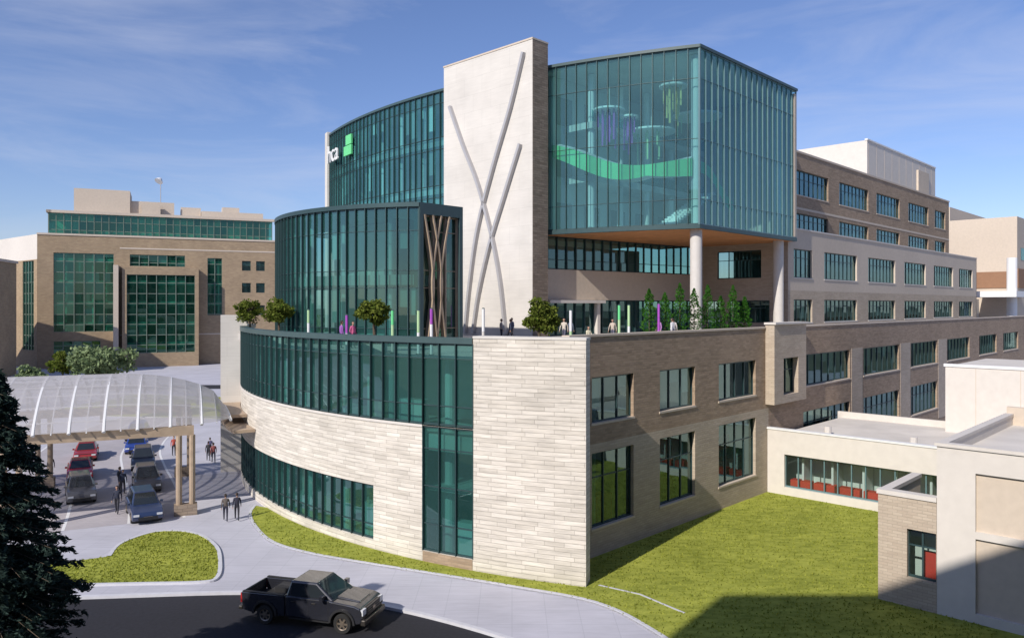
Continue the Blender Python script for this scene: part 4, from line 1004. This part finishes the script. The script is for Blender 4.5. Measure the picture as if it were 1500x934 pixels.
def car(loc, head, paint, suv=False):
    e = empty('parked_car', (loc[0], loc[1], loc[2]), head)
    hw = .9; zb = .24; r = .34; fa, ra = 1.4, -1.35; top = .98 if suv else .86
    nm = 'paint_%d' % (len(bpy.data.materials)); M[nm] = pmat(nm, paint, .3, .04, 3, coat=.8, spec=.5)
    prof = [(2.25, zb+.05)]+archpts(fa, zb, .40)+archpts(ra, zb, .40)+[(-2.2, zb+.05), (-2.3, .55), (-2.22, top-.02), (-1.6, top+.04), (.95, top+.02), (1.75, top-.08), (2.2, top-.24), (2.32, .5)]
    b = MB(); prism(b, prof, -hw, hw, nm); b.obj('body', e, bevel=.07)
    zt = 1.68 if suv else 1.42
    greenhouse(e, -2.05 if suv else -1.85, 1.15, -1.75 if suv else -1.05, .3, .82, .62, top, zt, nm)
    d = MB(); d.box(-2.1, 2.1, -.72, .72, .2, .7, 'plastic')
    d.box(2.25, 2.34, -.55, .55, .32, .5, 'plastic'); d.box(2.2, 2.31, -.82, -.5, .56, .68, 'lamp'); d.box(2.2, 2.31, .5, .82, .56, .68, 'lamp')
    d.box(-2.33, -2.24, -.84, -.52, .62, .78, 'tail'); d.box(-2.33, -2.24, .52, .84, .62, .78, 'tail'); d.box(2.31, 2.335, -.25, .25, .4, .52, 'rim')
    for sd in (-1, 1): d.box(.75, .93, sd*.95-.08, sd*.95+.08, top+.05, top+.17, nm)
    for sd in (-1, 1):
        for xx in (-.85, .15, 1.0): d.box(xx-.006, xx+.006, sd*(hw+.003)-.003, sd*(hw+.003)+.003, .35, top-.03, 'plastic')
    d.obj('trim', e)
    for x in (fa, ra):
        for y in (-.8, .8): wheel(e, x, y, r, .22)
zc = .132
hd = atan2(-20, 11)
cars = [((-23.9, 49.9), hd+.05, (.02, .035, .09), True), ((-27.4, 57.6), hd, (.04, .04, .045), True), ((-31.2, 65.0), hd-.05, (.025, .025, .035), True), ((-35.3, 72.3), hd-.1, (.02, .05, .28), False),
        ((-30.6, 54.5), hd+.05, (.09, .09, .10), True), ((-34.5, 61.4), hd, (.40, .01, .015), False), ((-38.2, 69.0), hd-.05, (.28, .02, .02), False), ((-38.5, 79.0), hd-.2, (.03, .06, .25), True)]
for (p, h_, c_, sv_) in cars: car((p[0], p[1], zc), h_, c_, sv_)
def pickup(loc, head):
    e = empty('pickup_truck', loc, head)
    M['tpaint'] = pmat('truck_paint', (.020, .021, .028), .22, .05, 3, coat=1.0, spec=.5)
    P = 'tpaint'; hw = .99; fa, ra = 1.95, -1.75; zb = .5; ar = .53
    prof = [(2.8, zb)]+[(fa+ar*cos(a), zb-.06+ar*sin(a)) for a in [pi*i/10 for i in range(11)]]+[(-.75, zb-.04), (-.75, 1.33), (1.35, 1.33), (1.5, 1.30), (2.5, 1.22), (2.78, 1.12), (2.86, .95), (2.86, .62)]
    b = MB(); prism(b, prof, -hw, hw, P); b.obj('body', e, bevel=.05)
    b = MB(); prism(b, [(1.45, 1.28), (2.55, 1.18), (2.55, 1.255), (1.45, 1.37)], -.5, .5, P); b.obj('hood', e, bevel=.04)
    b = MB()
    prof = [(-.79, zb-.04)]+[(ra+ar*cos(a), zb-.06+ar*sin(a)) for a in [pi*i/10 for i in range(11)]]+[(-2.85, zb+.05), (-2.92, 1.30), (-.79, 1.33)]
    for y0 in (-hw, hw-.12): prism(b, prof, y0, y0+.12, P)
    b.box(-2.95, -2.86, -hw+.12, hw-.12, .62, 1.30, P); b.box(-.86, -.78, -hw+.12, hw-.12, .6, 1.33, P)
    b.obj('bed', e, bevel=.025)
    b = MB(); b.box(-2.86, -.86, -hw+.12, hw-.12, .74, .80, 'plastic')
    for sd in (-1, 1): b.box(-2.85, -.86, sd*(hw-.06)-.075, sd*(hw-.06)+.075, 1.325, 1.36, 'plastic')
    for sd in (-1, 1): b.box(ra-.5, ra+.5, sd*.72-.14, sd*.72+.14, .8, 1.02, 'plastic')
    b.box(-2.6, 2.5, -.6, .6, .36, .62, 'plastic'); b.box(-.6, 1.3, -.93, -.8, .36, .43, 'plastic'); b.box(-.6, 1.3, .8, .93, .36, .43, 'plastic')
    b.obj('bed_liner', e)
    b = MB(); b.box(2.78, 3.02, -.97, .97, .42, .68, 'chrome'); b.box(-3.1, -2.9, -.95, .95, .5, .68, 'chrome'); b.obj('bumpers', e, bevel=.05)
    b = MB(); b.box(2.84, 2.92, -.62, .62, .72, 1.10, 'plastic')
    for z in (.8, .9, 1.0): b.box(2.9, 2.94, -.6, .6, z-.015, z+.015, 'chrome')
    b.box(2.9, 2.95, -.64, .64, 1.08, 1.12, 'chrome'); b.box(2.93, 2.95, -.12, .12, .85, .97, 'rim')
    for sd in (-1, 1):
        b.box(2.74, 2.90, sd*.80-.16, sd*.80+.16, .84, 1.08, 'lamp'); b.box(2.7, 2.89, sd*.8-.18, sd*.8+.18, .74, .83, 'plastic')
        b.box(-2.96, -2.86, sd*.92-.06, sd*.92+.06, .85, 1.25, 'tail')
        b.box(1.0, 1.16, sd*1.1-.12, sd*1.1+.12, 1.34, 1.56, P); b.box(1.02, 1.1, sd*1.0-.05, sd*1.0+.05, 1.33, 1.38, 'plastic')
        for xx in (-.62, .35, 1.3): b.box(xx-.007, xx+.007, sd*(hw+.002)-.003, sd*(hw+.002)+.003, .5, 1.3, 'plastic')
        for xx in (-.05, .95): b.box(xx-.42, xx-.25, sd*(hw+.015)-.012, sd*(hw+.015)+.012, 1.12, 1.16, 'chrome')
    b.obj('trim', e, bevel=.012)
    greenhouse(e, -.76, 1.5, -.6, .62, .93, .76, 1.32, 1.93, P)
    f = MB()
    for xc in (fa, ra):
        for sd in (-1, 1):
            for i in range(14):
                a, c = pi*i/14, pi*(i+1)/14
                q = lambda r_, t, y: (xc+r_*cos(t), y, zb-.06+r_*sin(t))
                y0, y1 = sd*(hw-.01), sd*(hw+.055)
                f.face([q(ar-.01, a, y1), q(ar-.01, c, y1), q(ar+.08, c, y1), q(ar+.08, a, y1)], 'plastic')
                f.face([q(ar+.08, a, y0), q(ar+.08, c, y0), q(ar+.08, c, y1), q(ar+.08, a, y1)], 'plastic')
                f.face([q(ar-.01, a, y0), q(ar-.01, c, y0), q(ar-.01, c, y1), q(ar-.01, a, y1)], 'plastic')
    f.obj('wheel_flares', e)
    for x in (fa, ra):
        for y in (-.86, .86): wheel(e, x, y, .42, .28)
pickup((-8.75, 33.75, .005), radians(-15.7))
# ------------------------------------------------------------------ light, sky, camera
EL = radians(35); sdv = Vector((-.6, -.8, 0))*cos(EL)+Vector((0, 0, sin(EL)))
sl = bpy.data.lights.new('sun', 'SUN'); sl.energy = 5.0; sl.angle = radians(.5); sl.color = (1, .935, .84)
so = bpy.data.objects.new('sun', sl); scene.collection.objects.link(so); so.rotation_euler = sdv.to_track_quat('Z', 'Y').to_euler(); so.location = (-60, -80, 80)
wd = bpy.data.worlds.new('World'); scene.world = wd; wd.use_nodes = True; nt = wd.node_tree
bg = nt.nodes['Background']; sky = N(nt, 'ShaderNodeTexSky'); sky.sky_type = 'NISHITA'; sky.sun_disc = False
sky.sun_elevation = EL; sky.sun_rotation = radians(216.87); sky.air_density = 1.0; sky.dust_density = .3; sky.ozone_density = 2.2
tnt = N(nt, 'ShaderNodeVectorMath', operation='MULTIPLY'); tnt.inputs[1].default_value = (1.0, 1.03, 1.32); nt.links.new(sky.outputs[0], tnt.inputs[0])
tc = N(nt, 'ShaderNodeTexCoord'); mp = N(nt, 'ShaderNodeMapping'); mp.inputs['Scale'].default_value = (1.2, 1.2, 6); mp.inputs['Rotation'].default_value = (.12, .18, .3)
nt.links.new(tc.outputs['Generated'], mp.inputs[0])
ns = N(nt, 'ShaderNodeTexNoise'); ns.inputs['Scale'].default_value = 2.2; ns.inputs['Detail'].default_value = 9; ns.inputs['Roughness'].default_value = .6; ns.inputs['Distortion'].default_value = .6
nt.links.new(mp.outputs[0], ns.inputs['Vector'])
mr = N(nt, 'ShaderNodeMapRange'); mr.inputs['From Min'].default_value = .45; mr.inputs['From Max'].default_value = .85; mr.inputs['To Max'].default_value = .42
nt.links.new(ns.outputs['Fac'], mr.inputs['Value'])
mx = N(nt, 'ShaderNodeMix', data_type='RGBA'); mx.inputs[7].default_value = (7.0, 7.3, 8.6, 1)
nt.links.new(mr.outputs[0], mx.inputs[0]); nt.links.new(tnt.outputs[0], mx.inputs[6]); nt.links.new(mx.outputs[2], bg.inputs[0]); bg.inputs[1].default_value = .1
cam = bpy.data.cameras.new('camera'); co = bpy.data.objects.new('camera', cam); scene.collection.objects.link(co)
co.location = (0, 0, 13.8); co.rotation_euler = (pi/2, 0, 0)
cam.sensor_width = 36; cam.lens = 36*1126/1500; cam.shift_y = -(467-447)/1500; cam.clip_end = 6000; cam.clip_start = .1
scene.camera = co
scene.view_settings.view_transform = 'Standard'; scene.view_settings.look = 'None'; scene.view_settings.exposure = 0
